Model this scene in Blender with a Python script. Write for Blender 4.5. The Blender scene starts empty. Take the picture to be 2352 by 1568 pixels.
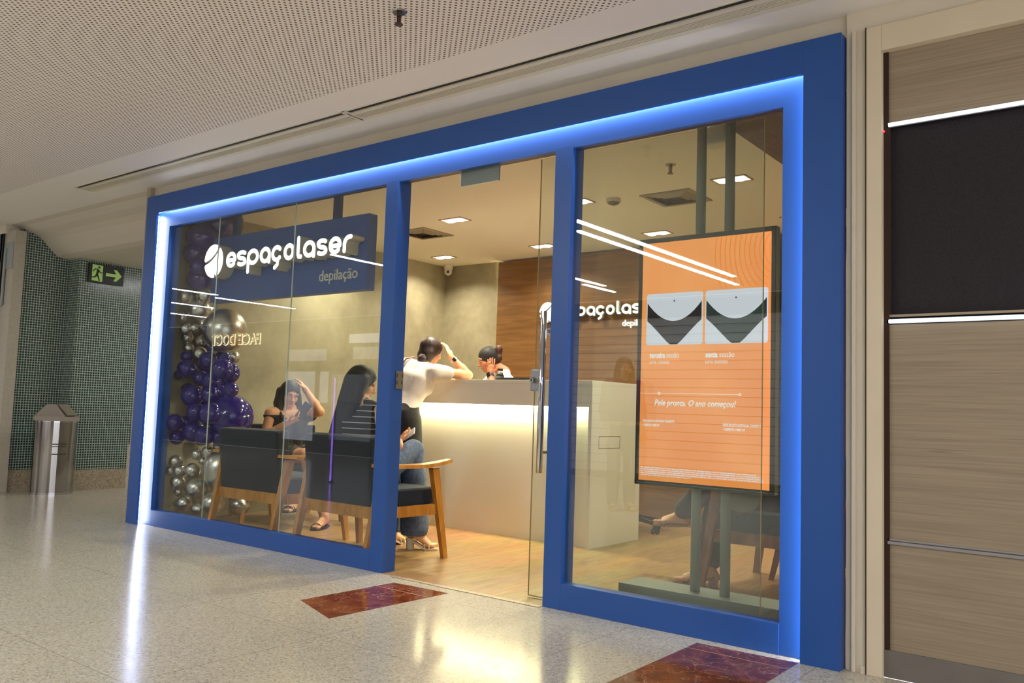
import bpy, bmesh, math, random
import numpy as np
from mathutils import Matrix, Vector

random.seed(7)
scn = bpy.context.scene
COL = scn.collection

# ------------------------------------------------------------------ camera
CAMPOS = np.array([0.0, -3.65, 1.0])
FPX = 1953.97
RW = np.array([[0.79065674, 0.61134731, 0.03341232],
               [-0.02290822, 0.08407294, -0.99619624],
               [-0.61183097, 0.78688386, 0.08047771]])   # rows: right, down, forward
cam_d = bpy.data.cameras.new('camera')
cam_d.sensor_width = 36.0
cam_d.sensor_fit = 'HORIZONTAL'
cam_d.lens = FPX / 2352 * 36.0
cam_d.clip_start = 0.05
cam = bpy.data.objects.new('camera', cam_d)
COL.objects.link(cam)
m = Matrix.Identity(4)
for i in range(3):
    m[i][0] = RW[0][i]; m[i][1] = -RW[1][i]; m[i][2] = -RW[2][i]; m[i][3] = CAMPOS[i]
cam.matrix_world = m
scn.camera = cam

# ------------------------------------------------------------------ world, colour
w = bpy.data.worlds.new('mall_air'); scn.world = w; w.use_nodes = True
w.node_tree.nodes['Background'].inputs[0].default_value = (0.95, 0.93, 1.0, 1)
w.node_tree.nodes['Background'].inputs[1].default_value = 1.7
scn.view_settings.view_transform = 'Standard'
scn.view_settings.look = 'None'
scn.view_settings.exposure = 0.0
scn.view_settings.gamma = 1.0
scn.view_settings.use_curve_mapping = False

MALL_LIGHT = 80.0       # strip lamps of the mall ceiling
SHOP_W = 31.5           # watts of each shop downlight
PORTAL_LED = 40.0
COUNTER_LED = 125.0
WARM = (1.0, 0.91, 0.68)

def at(px, py, x=None, y=None, z=None):
    r = RW.T @ np.array([(px - 1176) / FPX, (py - 784) / FPX, 1.0])
    if x is not None: t = (x - CAMPOS[0]) / r[0]
    elif y is not None: t = (y - CAMPOS[1]) / r[1]
    else: t = (z - CAMPOS[2]) / r[2]
    return CAMPOS + t * r
def mpp(p):                      # metres per pixel at a point
    return float((RW @ (np.array(p) - CAMPOS))[2]) / FPX

# ------------------------------------------------------------------ materials
def srgb(r, g, b):
    def c(v):
        v /= 255.0
        return v / 12.92 if v <= 0.04045 else ((v + 0.055) / 1.055) ** 2.4
    return (c(r), c(g), c(b), 1.0)
MATS = {}
def mat(name, col, rough=0.5, metal=0.0, emis=None, es=0.0, coat=0.0, noise=0.0, nscale=8.0, bump=0.0, sheen=0.0, stretch=None, sub=0.0):
    if name in MATS: return MATS[name]
    mt = bpy.data.materials.new(name); mt.use_nodes = True
    nt = mt.node_tree; b = nt.nodes['Principled BSDF']
    b.inputs['Base Color'].default_value = col
    b.inputs['Roughness'].default_value = rough
    b.inputs['Metallic'].default_value = metal
    b.inputs['Coat Weight'].default_value = coat
    if sheen: b.inputs['Sheen Weight'].default_value = sheen
    if sub: b.inputs['Subsurface Weight'].default_value = sub; b.inputs['Subsurface Scale'].default_value = 0.01
    if emis:
        b.inputs['Emission Color'].default_value = emis
        b.inputs['Emission Strength'].default_value = es
    if noise or bump:
        tc = nt.nodes.new('ShaderNodeTexCoord'); mp = nt.nodes.new('ShaderNodeMapping')
        if stretch: mp.inputs['Scale'].default_value = stretch
        nz = nt.nodes.new('ShaderNodeTexNoise'); nz.inputs['Scale'].default_value = nscale
        nz.inputs['Detail'].default_value = 6
        nt.links.new(tc.outputs['Object'], mp.inputs['Vector']); nt.links.new(mp.outputs[0], nz.inputs['Vector'])
        if noise:
            hs = nt.nodes.new('ShaderNodeMix'); hs.data_type = 'RGBA'
            d = tuple(max(0, v * (1 - noise)) for v in col[:3]) + (1,); l = tuple(min(1, v * (1 + noise)) for v in col[:3]) + (1,)
            hs.inputs[6].default_value = d; hs.inputs[7].default_value = l
            mr = nt.nodes.new('ShaderNodeMapRange'); mr.inputs[1].default_value = 0.3; mr.inputs[2].default_value = 0.7
            nt.links.new(nz.outputs['Fac'], mr.inputs[0]); nt.links.new(mr.outputs[0], hs.inputs[0])
            nt.links.new(hs.outputs[2], b.inputs['Base Color'])
        if bump:
            bp = nt.nodes.new('ShaderNodeBump'); bp.inputs['Strength'].default_value = bump; bp.inputs['Distance'].default_value = 0.01
            nt.links.new(nz.outputs['Fac'], bp.inputs['Height']); nt.links.new(bp.outputs[0], b.inputs['Normal'])
    MATS[name] = mt
    return mt
def emit(name, col, s):
    if name in MATS: return MATS[name]
    mt = bpy.data.materials.new(name); mt.use_nodes = True; nt = mt.node_tree
    nt.nodes.remove(nt.nodes['Principled BSDF'])
    e = nt.nodes.new('ShaderNodeEmission'); e.inputs[0].default_value = col; e.inputs[1].default_value = s
    nt.links.new(e.outputs[0], nt.nodes['Material Output'].inputs[0])
    MATS[name] = mt; return mt
def glass_mat(name, tint=(0.93, 0.96, 0.94, 1), boost=1.0):
    mt = bpy.data.materials.new(name); mt.use_nodes = True; nt = mt.node_tree
    nt.nodes.remove(nt.nodes['Principled BSDF'])
    tr = nt.nodes.new('ShaderNodeBsdfTransparent'); tr.inputs[0].default_value = tint
    gl = nt.nodes.new('ShaderNodeBsdfGlossy'); gl.inputs['Roughness'].default_value = 0.0
    lw = nt.nodes.new('ShaderNodeLayerWeight'); lw.inputs['Blend'].default_value = 0.5
    p = nt.nodes.new('ShaderNodeMath'); p.operation = 'POWER'; p.inputs[1].default_value = 4.0
    s = nt.nodes.new('ShaderNodeMath'); s.operation = 'MULTIPLY_ADD'; s.inputs[1].default_value = 0.9; s.inputs[2].default_value = 0.045 * boost
    mx = nt.nodes.new('ShaderNodeMixShader')
    nt.links.new(lw.outputs['Facing'], p.inputs[0]); nt.links.new(p.outputs[0], s.inputs[0]); nt.links.new(s.outputs[0], mx.inputs[0])
    nt.links.new(tr.outputs[0], mx.inputs[1]); nt.links.new(gl.outputs[0], mx.inputs[2])
    nt.links.new(mx.outputs[0], nt.nodes['Material Output'].inputs[0])
    return mt
class NT:                                   # tiny node helper
    def __init__(s, name, rough=0.5):
        s.m = bpy.data.materials.new(name); s.m.use_nodes = True; s.t = s.m.node_tree
        s.b = s.t.nodes['Principled BSDF']; s.b.inputs['Roughness'].default_value = rough
        s.tc = s.n('ShaderNodeTexCoord').outputs['Object']
    def n(s, k, **kw):
        o = s.t.nodes.new(k)
        for a, v in kw.items(): setattr(o, a, v)
        return o
    def l(s, a, b): s.t.links.new(a, b)
    def math(s, op, a, b=None, c=None):
        o = s.n('ShaderNodeMath', operation=op)
        for i, v in enumerate((a, b, c)):
            if v is None: continue
            if isinstance(v, (int, float)): o.inputs[i].default_value = v
            else: s.l(v, o.inputs[i])
        return o.outputs[0]
    def xyz(s, v=None):
        o = s.n('ShaderNodeSeparateXYZ'); s.l(v or s.tc, o.inputs[0]); return o.outputs
    def comb(s, x, y, z=0.0):
        o = s.n('ShaderNodeCombineXYZ')
        for i, v in enumerate((x, y, z)):
            if isinstance(v, (int, float)): o.inputs[i].default_value = v
            else: s.l(v, o.inputs[i])
        return o.outputs[0]
    def mapv(s, scale, v=None, loc=(0, 0, 0)):
        o = s.n('ShaderNodeMapping'); o.inputs['Scale'].default_value = scale; o.inputs['Location'].default_value = loc
        s.l(v or s.tc, o.inputs[0]); return o.outputs[0]
    def noise(s, sc, v=None, det=5, dist=0.0):
        o = s.n('ShaderNodeTexNoise'); o.inputs['Scale'].default_value = sc; o.inputs['Detail'].default_value = det
        o.inputs['Distortion'].default_value = dist
        s.l(v or s.tc, o.inputs['Vector']); return o.outputs['Fac']
    def ramp(s, f, stops):
        o = s.n('ShaderNodeValToRGB'); e = o.color_ramp.elements
        e[0].position, e[0].color = stops[0]; e[1].position, e[1].color = stops[-1]
        for p, c in stops[1:-1]:
            q = e.new(p); q.color = c
        s.l(f, o.inputs[0]); return o.outputs[0]
    def mix(s, f, a, b, mode='MIX'):
        o = s.n('ShaderNodeMix', data_type='RGBA', blend_type=mode)
        if isinstance(f, (int, float)): o.inputs[0].default_value = f
        else: s.l(f, o.inputs[0])
        for i, v in ((6, a), (7, b)):
            if isinstance(v, tuple): o.inputs[i].default_value = v
            else: s.l(v, o.inputs[i])
        return o.outputs[2]
    def color(s, c): s.l(c, s.b.inputs['Base Color']); return s
    def bump(s, h, st=0.3, d=0.01):
        o = s.n('ShaderNodeBump'); o.inputs['Strength'].default_value = st; o.inputs['Distance'].default_value = d
        s.l(h, o.inputs['Height']); s.l(o.outputs[0], s.b.inputs['Normal']); return s

# terrazzo floor
q = NT('terrazzo', 0.16)
v1 = q.n('ShaderNodeTexVoronoi'); v1.inputs['Scale'].default_value = 170; q.l(q.tc, v1.inputs['Vector'])
sp = q.math('GREATER_THAN', v1.outputs['Color'], 0.78)
bs = q.ramp(q.noise(60), [(0.3, srgb(178, 170, 150)), (0.7, srgb(204, 196, 178))])
c1 = q.mix(q.math('MULTIPLY', sp, 0.55), bs, srgb(112, 104, 90))
v2 = q.n('ShaderNodeTexVoronoi'); v2.inputs['Scale'].default_value = 120; q.l(q.mapv((1, 1, 1), loc=(3, 7, 0)), v2.inputs['Vector'])
sx = q.n('ShaderNodeSeparateXYZ'); q.l(v2.outputs['Color'], sx.inputs[0])
c1 = q.mix(q.math('MULTIPLY', q.math('GREATER_THAN', sx.outputs[1], 0.86), 0.5), c1, srgb(215, 210, 198))
X = q.xyz()
fx = q.math('ABSOLUTE', q.math('SUBTRACT', q.math('FRACT', q.math('DIVIDE', q.math('ADD', X[0], 100.0 + 2.61 - 0.44 + 0.64), 0.88)), 0.5))
fy = q.math('ABSOLUTE', q.math('SUBTRACT', q.math('FRACT', q.math('DIVIDE', q.math('ADD', X[1], 0.27 + 0.44 + 88.0), 0.88)), 0.5))
ln = q.math('MAXIMUM', q.math('LESS_THAN', fx, 0.0022), q.math('LESS_THAN', fy, 0.0022))
c1 = q.mix(q.math('MULTIPLY', ln, 0.55), c1, srgb(112, 88, 72))
q.color(c1); q.b.inputs['Specular IOR Level'].default_value = 0.55
q.l(q.math('MULTIPLY_ADD', q.noise(22), 0.16, 0.09), q.b.inputs['Roughness'])
TERRAZZO = q.m
# red marble
q = NT('red_marble', 0.09)
nn = q.noise(7, det=9, dist=1.8)
c1 = q.ramp(nn, [(0.25, srgb(78, 34, 22)), (0.5, srgb(122, 56, 34)), (0.62, srgb(140, 78, 48)), (0.75, srgb(90, 44, 30))])
ve = q.math('LESS_THAN', q.math('ABSOLUTE', q.math('SUBTRACT', q.noise(4, det=6, dist=2.4), 0.5)), 0.008)
q.color(q.mix(q.math('MULTIPLY', ve, 0.45), c1, srgb(190, 160, 140)))
MARBLE = q.m
# wood plank floor (grain along Y)
q = NT('oak_plank_floor', 0.33)
X = q.xyz()
row = q.math('FLOOR', q.math('DIVIDE', X[0], 0.18))
off = q.math('MULTIPLY', q.math('FRACT', q.math('MULTIPLY', row, 0.377)), 1.3)
yy = q.math('ADD', X[1], off)
pl = q.math('FLOOR', q.math('DIVIDE', yy, 1.25))
wn = q.n('ShaderNodeTexWhiteNoise', noise_dimensions='2D'); q.l(q.comb(row, pl), wn.inputs['Vector'])
g = q.noise(9, q.mapv((7, 0.55, 1), q.comb(X[0], yy, q.math('MULTIPLY', row, 3.7))), det=7, dist=0.6)
gc = q.ramp(g, [(0.25, srgb(112, 84, 50)), (0.5, srgb(148, 116, 74)), (0.75, srgb(170, 138, 92))])
gc = q.mix(0.14, gc, wn.outputs['Color'], 'SOFT_LIGHT')
sm = q.math('MAXIMUM', q.math('LESS_THAN', q.math('FRACT', q.math('DIVIDE', X[0], 0.18)), 0.012), q.math('LESS_THAN', q.math('FRACT', q.math('DIVIDE', yy, 1.25)), 0.002))
q.color(q.mix(q.math('MULTIPLY', sm, 0.4), gc, srgb(110, 76, 40)))
OAKFLOOR = q.m
def woodgrain(name, cols, sc, stretch, rough=0.4, dist=0.8, det=8, dark=None):
    q = NT(name, rough)
    g = q.noise(sc, q.mapv(stretch), det=det, dist=dist)
    c = q.ramp(g, [(0.28, cols[0]), (0.5, cols[1]), (0.72, cols[2])])
    if dark:
        s = q.noise(sc * 0.55, q.mapv((stretch[0] * .8, stretch[1], stretch[2] * .9), loc=(5, 2, 1)), det=3, dist=1.2)
        f = q.math('MULTIPLY', q.math('GREATER_THAN', s, 0.0), q.math('SMOOTH_MAX', q.math('MULTIPLY', q.math('SUBTRACT', s, 0.66), 7.0), 0.0, 0.1))
        c = q.mix(f, c, dark)
    q.color(c); return q.m
WALLWOOD = woodgrain('warm_oak_wall_panel', (srgb(112, 76, 40), srgb(130, 90, 48), srgb(146, 104, 60)), 5, (0.3, 1, 5.0))
GREYWOOD = woodgrain('grey_oak_laminate', (srgb(136, 120, 98), srgb(149, 133, 110), srgb(160, 144, 120)), 9, (0.22, 1, 12.0), 0.5, 0.5, dark=srgb(100, 84, 66))
CHAIRWOOD = woodgrain('honey_chair_wood', (srgb(156, 100, 36), srgb(184, 124, 48), srgb(202, 144, 64)), 6, (3.0, 3.0, 0.7), 0.35)
DARKWOOD = woodgrain('brown_chair_wood', (srgb(112, 66, 40), srgb(138, 84, 54), srgb(158, 102, 66)), 6, (3.0, 3.0, 0.7), 0.35)
SLATWOOD = woodgrain('dark_slat_wood', (srgb(70, 52, 38), srgb(88, 66, 50), srgb(104, 80, 60)), 10, (6, 0.5, 1), 0.6)
# burnt cement wall
q = NT('burnt_cement', 0.55)
c = q.ramp(q.noise(1.6, det=8, dist=0.7), [(0.3, srgb(140, 132, 108)), (0.5, srgb(160, 152, 126)), (0.7, srgb(178, 170, 144))])
q.color(q.mix(0.12, c, q.ramp(q.noise(14, det=6), [(0.35, srgb(140, 128, 104)), (0.65, srgb(196, 186, 160))])))
CEMENT = q.m
# mosaic
def mosaic(name, pitch=0.0265):
    q = NT(name, 0.25)
    X = q.xyz()
    u = q.math('ADD', q.math('ADD', X[0], X[1]), 50.0); v = q.math('ADD', X[2], 10.0)
    fu = q.math('FRACT', q.math('DIVIDE', u, pitch)); fv = q.math('FRACT', q.math('DIVIDE', v, pitch))
    mo = q.math('MAXIMUM', q.math('GREATER_THAN', q.math('ABSOLUTE', q.math('SUBTRACT', fu, 0.5)), 0.385), q.math('GREATER_THAN', q.math('ABSOLUTE', q.math('SUBTRACT', fv, 0.5)), 0.385))
    wn = q.n('ShaderNodeTexWhiteNoise', noise_dimensions='2D')
    q.l(q.comb(q.math('FLOOR', q.math('DIVIDE', u, pitch)), q.math('FLOOR', q.math('DIVIDE', v, pitch))), wn.inputs['Vector'])
    t = q.ramp(wn.outputs['Value'], [(0.0, srgb(22, 48, 42)), (0.5, srgb(30, 60, 52)), (1.0, srgb(46, 78, 68))])
    q.color(q.mix(mo, t, srgb(178, 188, 176)))
    q.l(q.math('MULTIPLY_ADD', mo, 0.4, 0.2), q.b.inputs['Roughness'])
    return q.m
MOSAIC = mosaic('green_mosaic')
# perforated plaster
q = NT('perforated_plaster', 0.8)
X = q.xyz()
def dots(ox):
    a = q.math('SUBTRACT', q.math('FRACT', q.math('ADD', q.math('DIVIDE', X[0], 0.034), 500 + ox)), 0.5)
    b = q.math('SUBTRACT', q.math('FRACT', q.math('ADD', q.math('DIVIDE', X[1], 0.034), 500 + ox)), 0.5)
    return q.math('ADD', q.math('MULTIPLY', a, a), q.math('MULTIPLY', b, b))
dd = q.math('LESS_THAN', q.math('MINIMUM', dots(0.0), dots(0.5)), 0.032)
pe = q.math('LESS_THAN', X[1], -0.61)
q.color(q.mix(q.math('MULTIPLY', dd, pe), srgb(240, 234, 226), srgb(124, 104, 88)))
CEILMAT = q.m
# granite
q = NT('speckled_granite', 0.35)
v1 = q.n('ShaderNodeTexVoronoi'); v1.inputs['Scale'].default_value = 160; q.l(q.tc, v1.inputs['Vector'])
q.color(q.mix(q.math('MULTIPLY', q.math('GREATER_THAN', v1.outputs['Color'], 0.7), 0.6), q.ramp(q.noise(40), [(0.3, srgb(160, 146, 122)), (0.7, srgb(190, 174, 150))]), srgb(96, 82, 64)))
GRANITE = q.m
# perforated dark sheet
q = NT('black_perforated_sheet', 0.75)
q.color(q.ramp(q.noise(300, det=2), [(0.4, srgb(16, 10, 16)), (0.6, srgb(34, 24, 32))]))
BLACKSHEET = q.m

BLUE = mat('blue_lacquer', srgb(30, 80, 154), 0.42)
BLUE_IN = mat('sign_blue', srgb(62, 92, 158), 0.5)
PLASTER = mat('cream_plaster', srgb(214, 204, 184), 0.8, noise=0.04, nscale=3)
WHITEPAINT = mat('cream_paint', srgb(214, 200, 172), 0.6, noise=0.03, nscale=4)
SHOPCEIL = mat('shop_ceiling_paint', srgb(240, 234, 214), 0.9)
WALLP = mat('mall_wall_paint', srgb(214, 206, 188), 0.8)
WHITECOUNTER = mat('white_counter_laminate', srgb(238, 232, 220), 0.4)
CHROME = mat('polished_chrome', srgb(200, 202, 205), 0.08, 1.0)
STEEL = mat('brushed_steel', srgb(168, 168, 165), 0.2, 1.0)
GREYMETAL = mat('grey_painted_metal', srgb(142, 150, 146), 0.45)
DARKMETAL = mat('charcoal_bezel', srgb(62, 66, 62), 0.4)
BLACK = mat('black_plastic', srgb(18, 18, 20), 0.4)
WHITEPL = mat('white_plastic', srgb(222, 216, 200), 0.45)
ALU = mat('aluminium_grill', srgb(226, 218, 196), 0.6, 0.0)
FABRIC = mat('charcoal_upholstery', srgb(16, 28, 46), 0.95, noise=0.12, nscale=160, sheen=0.1)
FABRIC2 = mat('blue_grey_upholstery', srgb(52, 72, 84), 0.95, noise=0.12, nscale=160, sheen=0.3)
SILVER = mat('chrome_silver_balloon', srgb(206, 202, 194), 0.30, 1.0)
PURPLE = mat('dark_purple_balloon', srgb(28, 13, 118), 0.14, coat=0.5)
SKIN_A = mat('tan_skin', srgb(206, 150, 112), 0.55, sub=0.08)
SKIN_B = mat('light_tan_skin', srgb(226, 172, 130), 0.55, sub=0.08)
SKIN_D = mat('brown_skin', srgb(170, 108, 76), 0.55, sub=0.08)
HAIR = mat('dark_brown_hair', srgb(16, 11, 10), 0.6, noise=0.5, nscale=60, stretch=(1, 1, 0.15), bump=0.4)
HAIRB = mat('brown_hair', srgb(46, 28, 22), 0.5, noise=0.5, nscale=60, stretch=(1, 1, 0.2), bump=0.4)
HAIRR = mat('reddish_hair', srgb(62, 28, 20), 0.45, noise=0.4, nscale=80, bump=0.4)
WHITESHIRT = mat('white_cotton', srgb(228, 218, 208), 0.9, noise=0.04, nscale=25, bump=0.25)
PINKSHIRT = mat('pale_jacket', srgb(206, 196, 200), 0.9)
BLACKPANTS = mat('black_trousers', srgb(26, 26, 28), 0.85, noise=0.25, nscale=25, bump=0.3)
BLACKTOP = mat('black_top', srgb(28, 26, 28), 0.8)
SKIRT = mat('charcoal_skirt', srgb(58, 56, 58), 0.85)
DENIM = mat('blue_denim', srgb(82, 98, 124), 0.9, noise=0.3, nscale=40, bump=0.35)
DENIMD = mat('dark_denim', srgb(48, 54, 68), 0.9, noise=0.3, nscale=40, bump=0.3)
MAGENTA = mat('magenta_blouse', srgb(120, 30, 92), 0.8)
CREAM = mat('cream_leather', srgb(226, 208, 176), 0.5)
BLACKLEATHER = mat('black_leather', srgb(30, 26, 26), 0.5)
TANLEATHER = mat('tan_leather', srgb(150, 104, 78), 0.55)
LIPS = mat('lip', srgb(158, 76, 70), 0.5)
EYE = mat('dark_eye', srgb(34, 22, 18), 0.2)
GLASS = glass_mat('shopfront_glass'); GLASSR = glass_mat('shopfront_glass_right', boost=1.35)
GLASSEDGE = mat('polished_glass_edge', srgb(176, 186, 172), 0.15, emis=None)
LEDW = emit('cool_white_led', (0.84, 0.90, 1.0, 1), PORTAL_LED)
LEDDOT = emit('cool_white_led_dot', (0.85, 0.9, 1.0, 1), 5.0)
LETTER = emit('lit_white_letter', (0.93, 0.96, 1.0, 1), 2.4)
LETTERW = emit('lit_warm_letter', (1.0, 0.95, 0.85, 1), 2.2)
MALLTUBE = emit('mall_strip_lamp', (0.96, 0.98, 1.0, 1), MALL_LIGHT)

# striped top (front/back bands)
q = NT('black_top_white_stripes', 0.85)
X = q.xyz()
st = q.math('LESS_THAN', q.math('FRACT', q.math('DIVIDE', X[2], 0.040)), 0.13)
q.color(q.mix(st, srgb(24, 24, 30), srgb(206, 200, 190)))
STRIPED = q.m

# ------------------------------------------------------------------ mesh helpers
def T(name, label, cat, loc=(0, 0, 0), group=None, rotz=0.0):
    o = bpy.data.objects.new(name, None); COL.objects.link(o)
    o.empty_display_size = 0.1
    o.location = loc; o.rotation_euler = (0, 0, rotz)
    o['label'] = label; o['category'] = cat
    if group: o['group'] = group
    return o
def tag(o, label, cat, group=None):
    o['label'] = label; o['category'] = cat
    if group: o['group'] = group
    return o
def link(name, me, m_, parent=None, local=False):
    if m_ is not None and not me.materials: me.materials.append(m_)
    o = bpy.data.objects.new(name, me); COL.objects.link(o)
    if parent is not None:
        o.parent = parent
        if not local:
            p = parent
            mw = Matrix.Translation(p.location) @ p.rotation_euler.to_matrix().to_4x4()
            while p.parent is not None: p = p.parent; mw = (Matrix.Translation(p.location) @ p.rotation_euler.to_matrix().to_4x4()) @ mw
            if parent.type == 'MESH': mw = Matrix.Identity(4)
            o.matrix_parent_inverse = mw.inverted() if parent.type != 'MESH' else Matrix.Identity(4)
    return o
def obj(name, bm, m_, parent=None, local=False, smooth=False, kind=None):
    me = bpy.data.meshes.new(name)
    bmesh.ops.recalc_face_normals(bm, faces=bm.faces)
    if smooth:
        for f in bm.faces: f.smooth = True
    bm.to_mesh(me); bm.free()
    o = link(name, me, m_, parent, local)
    if kind: o['kind'] = kind
    return o
def BM(): return bmesh.new()
def box(bm, x0, x1, y0, y1, z0, z1, bev=0.0, seg=2):
    r = bmesh.ops.create_cube(bm, size=1.0)
    vs = r['verts']
    for v in vs:
        v.co = Vector((x0 + (v.co.x + .5) * (x1 - x0), y0 + (v.co.y + .5) * (y1 - y0), z0 + (v.co.z + .5) * (z1 - z0)))
    if bev:
        es = list({e for v in vs for e in v.link_edges})
        bmesh.ops.bevel(bm, geom=es, offset=bev, segments=seg, profile=0.7, affect='EDGES')
    return bm
def tube(bm, a, b, r0, r1=None, n=20, caps=True):
    a = Vector(a); b = Vector(b); r1 = r0 if r1 is None else r1
    d = (b - a); L = d.length; d.normalize()
    M_ = Matrix.Translation((a + b) / 2) @ d.to_track_quat('Z', 'Y').to_matrix().to_4x4()
    bmesh.ops.create_cone(bm, cap_ends=caps, segments=n, radius1=r0, radius2=r1, depth=L, matrix=M_)
    return bm
def ball(bm, c, r, sc=(1, 1, 1), u=24, v=16, rot=None):
    M_ = Matrix.Translation(Vector(c)) @ (rot.to_4x4() if rot is not None else Matrix.Identity(4)) @ Matrix.Diagonal((sc[0], sc[1], sc[2], 1))
    bmesh.ops.create_uvsphere(bm, u_segments=u, v_segments=v, radius=r, matrix=M_)
    return bm
def beam(bm, a, b, wa, wb, wc=None, wd=None, up=(0, 0, 1)):
    """tapered rectangular bar from a (section wa x wb) to b (section wc x wd)"""
    a = Vector(a); b = Vector(b); wc = wc or wa; wd = wd or wb
    d = (b - a).normalized(); u = Vector(up)
    s = d.cross(u)
    if s.length < 1e-4: s = d.cross(Vector((0, 1, 0)))
    s.normalize(); t = s.cross(d)
    vs = []
    for p, p1, p2 in ((a, wa, wb), (b, wc, wd)):
        for i, j in ((-1, -1), (1, -1), (1, 1), (-1, 1)):
            vs.append(bm.verts.new(p + s * (i * p1 / 2) + t * (j * p2 / 2)))
    for f in ((0, 1, 2, 3), (7, 6, 5, 4), (0, 4, 5, 1), (1, 5, 6, 2), (2, 6, 7, 3), (3, 7, 4, 0)):
        bm.faces.new([vs[k] for k in f])
    return bm
def leg4(bm, a, b, wx0, wy0, wx1, wy1):
    """leg with axis-aligned sections: a top, b bottom"""
    vs = []
    for p, px, py in ((a, wx0, wy0), (b, wx1, wy1)):
        for i, j in ((-1, -1), (1, -1), (1, 1), (-1, 1)):
            vs.append(bm.verts.new((p[0] + i * px / 2, p[1] + j * py / 2, p[2])))
    for f in ((0, 1, 2, 3), (7, 6, 5, 4), (0, 4, 5, 1), (1, 5, 6, 2), (2, 6, 7, 3), (3, 7, 4, 0)):
        bm.faces.new([vs[k] for k in f])
    return bm
def prism_xz(bm, pts, y0, y1):
    """polygon in x,z extruded along y"""
    a = [bm.verts.new((p[0], y0, p[1])) for p in pts]; b = [bm.verts.new((p[0], y1, p[1])) for p in pts]
    bm.faces.new(a); bm.faces.new(list(reversed(b)))
    n = len(pts)
    for i in range(n): bm.faces.new((a[i], b[i], b[(i + 1) % n], a[(i + 1) % n]))
    return bm
def ribbon(bm, pts, t, y0, y1, caps=(True, True), tw=None):
    """flat stroke in the x,z plane with round ends, extruded y0..y1"""
    P = [np.array(p, float) for p in pts]; n = len(P); L = []; Rr = []
    for i in range(n):
        d = P[min(i + 1, n - 1)] - P[max(i - 1, 0)]; d /= (np.linalg.norm(d) + 1e-9)
        nr = np.array([-d[1], d[0]]); k = (tw[i] if tw else t) / 2
        L.append(P[i] + nr * k); Rr.append(P[i] - nr * k)
    def cap(c, a, k):
        out = []
        ang = math.atan2(a[1] - c[1], a[0] - c[0])
        for j in range(1, 8): out.append(c + k * np.array([math.cos(ang - math.pi * j / 8), math.sin(ang - math.pi * j / 8)]))
        return out
    poly = list(L)
    if caps[1]: poly += cap(P[-1], L[-1], (tw[-1] if tw else t) / 2)
    poly += list(reversed(Rr))
    if caps[0]: poly += cap(P[0], Rr[0], (tw[0] if tw else t) / 2)
    # strips for the faces
    for y, flip in ((y0, False), (y1, True)):
        lv = [bm.verts.new((p[0], y, p[1])) for p in L]; rv = [bm.verts.new((p[0], y, p[1])) for p in Rr]
        for i in range(n - 1): bm.faces.new((lv[i], lv[i + 1], rv[i + 1], rv[i]))
        if caps[1]:
            cv = [bm.verts.new((p[0], y, p[1])) for p in cap(P[-1], L[-1], (tw[-1] if tw else t) / 2)]
            bm.faces.new([lv[-1]] + cv + [rv[-1]])
        if caps[0]:
            cv = [bm.verts.new((p[0], y, p[1])) for p in cap(P[0], Rr[0], (tw[0] if tw else t) / 2)]
            bm.faces.new([rv[0]] + cv + [lv[0]])
    a = [bm.verts.new((p[0], y0, p[1])) for p in poly]; b = [bm.verts.new((p[0], y1, p[1])) for p in poly]
    for i in range(len(poly)): bm.faces.new((a[i], b[i], b[(i + 1) % len(poly)], a[(i + 1) % len(poly)]))
    return bm
def arc(cx, cz, rx, rz, a0, a1, n=20):
    return [(cx + rx * math.cos(math.radians(a0 + (a1 - a0) * i / n)), cz + rz * math.sin(math.radians(a0 + (a1 - a0) * i / n))) for i in range(n + 1)]
def text(name, s, size, loc, m_, parent=None, ext=0.0, off=0.0, shear=0.0, width=None, rot=(math.pi / 2, 0, 0), align='LEFT', spacing=1.0, xs=1.0):
    cu = bpy.data.curves.new(name, 'FONT'); cu.body = s; cu.size = size; cu.extrude = ext; cu.offset = off; cu.shear = shear
    cu.align_x = align; cu.space_character = spacing; cu.resolution_u = 3
    to = bpy.data.objects.new('tmp', cu); COL.objects.link(to)
    dg = bpy.context.evaluated_depsgraph_get(); dg.update()
    me = bpy.data.meshes.new_from_object(to.evaluated_get(dg)); bpy.data.objects.remove(to)
    co = [v.co for v in me.vertices]
    sx = xs
    if width:
        x0 = min(c.x for c in co); x1 = max(c.x for c in co); sx = width / max(1e-6, x1 - x0)
        for c in co: c.x -= x0
    Mx = Matrix.Translation(loc) @ Matrix.Rotation(rot[2], 4, 'Z') @ Matrix.Rotation(rot[1], 4, 'Y') @ Matrix.Rotation(rot[0], 4, 'X') @ Matrix.Diagonal((sx, 1, 1, 1))
    me.transform(Mx); me.name = name; me.materials.clear()
    return link(name, me, m_, parent)

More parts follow.
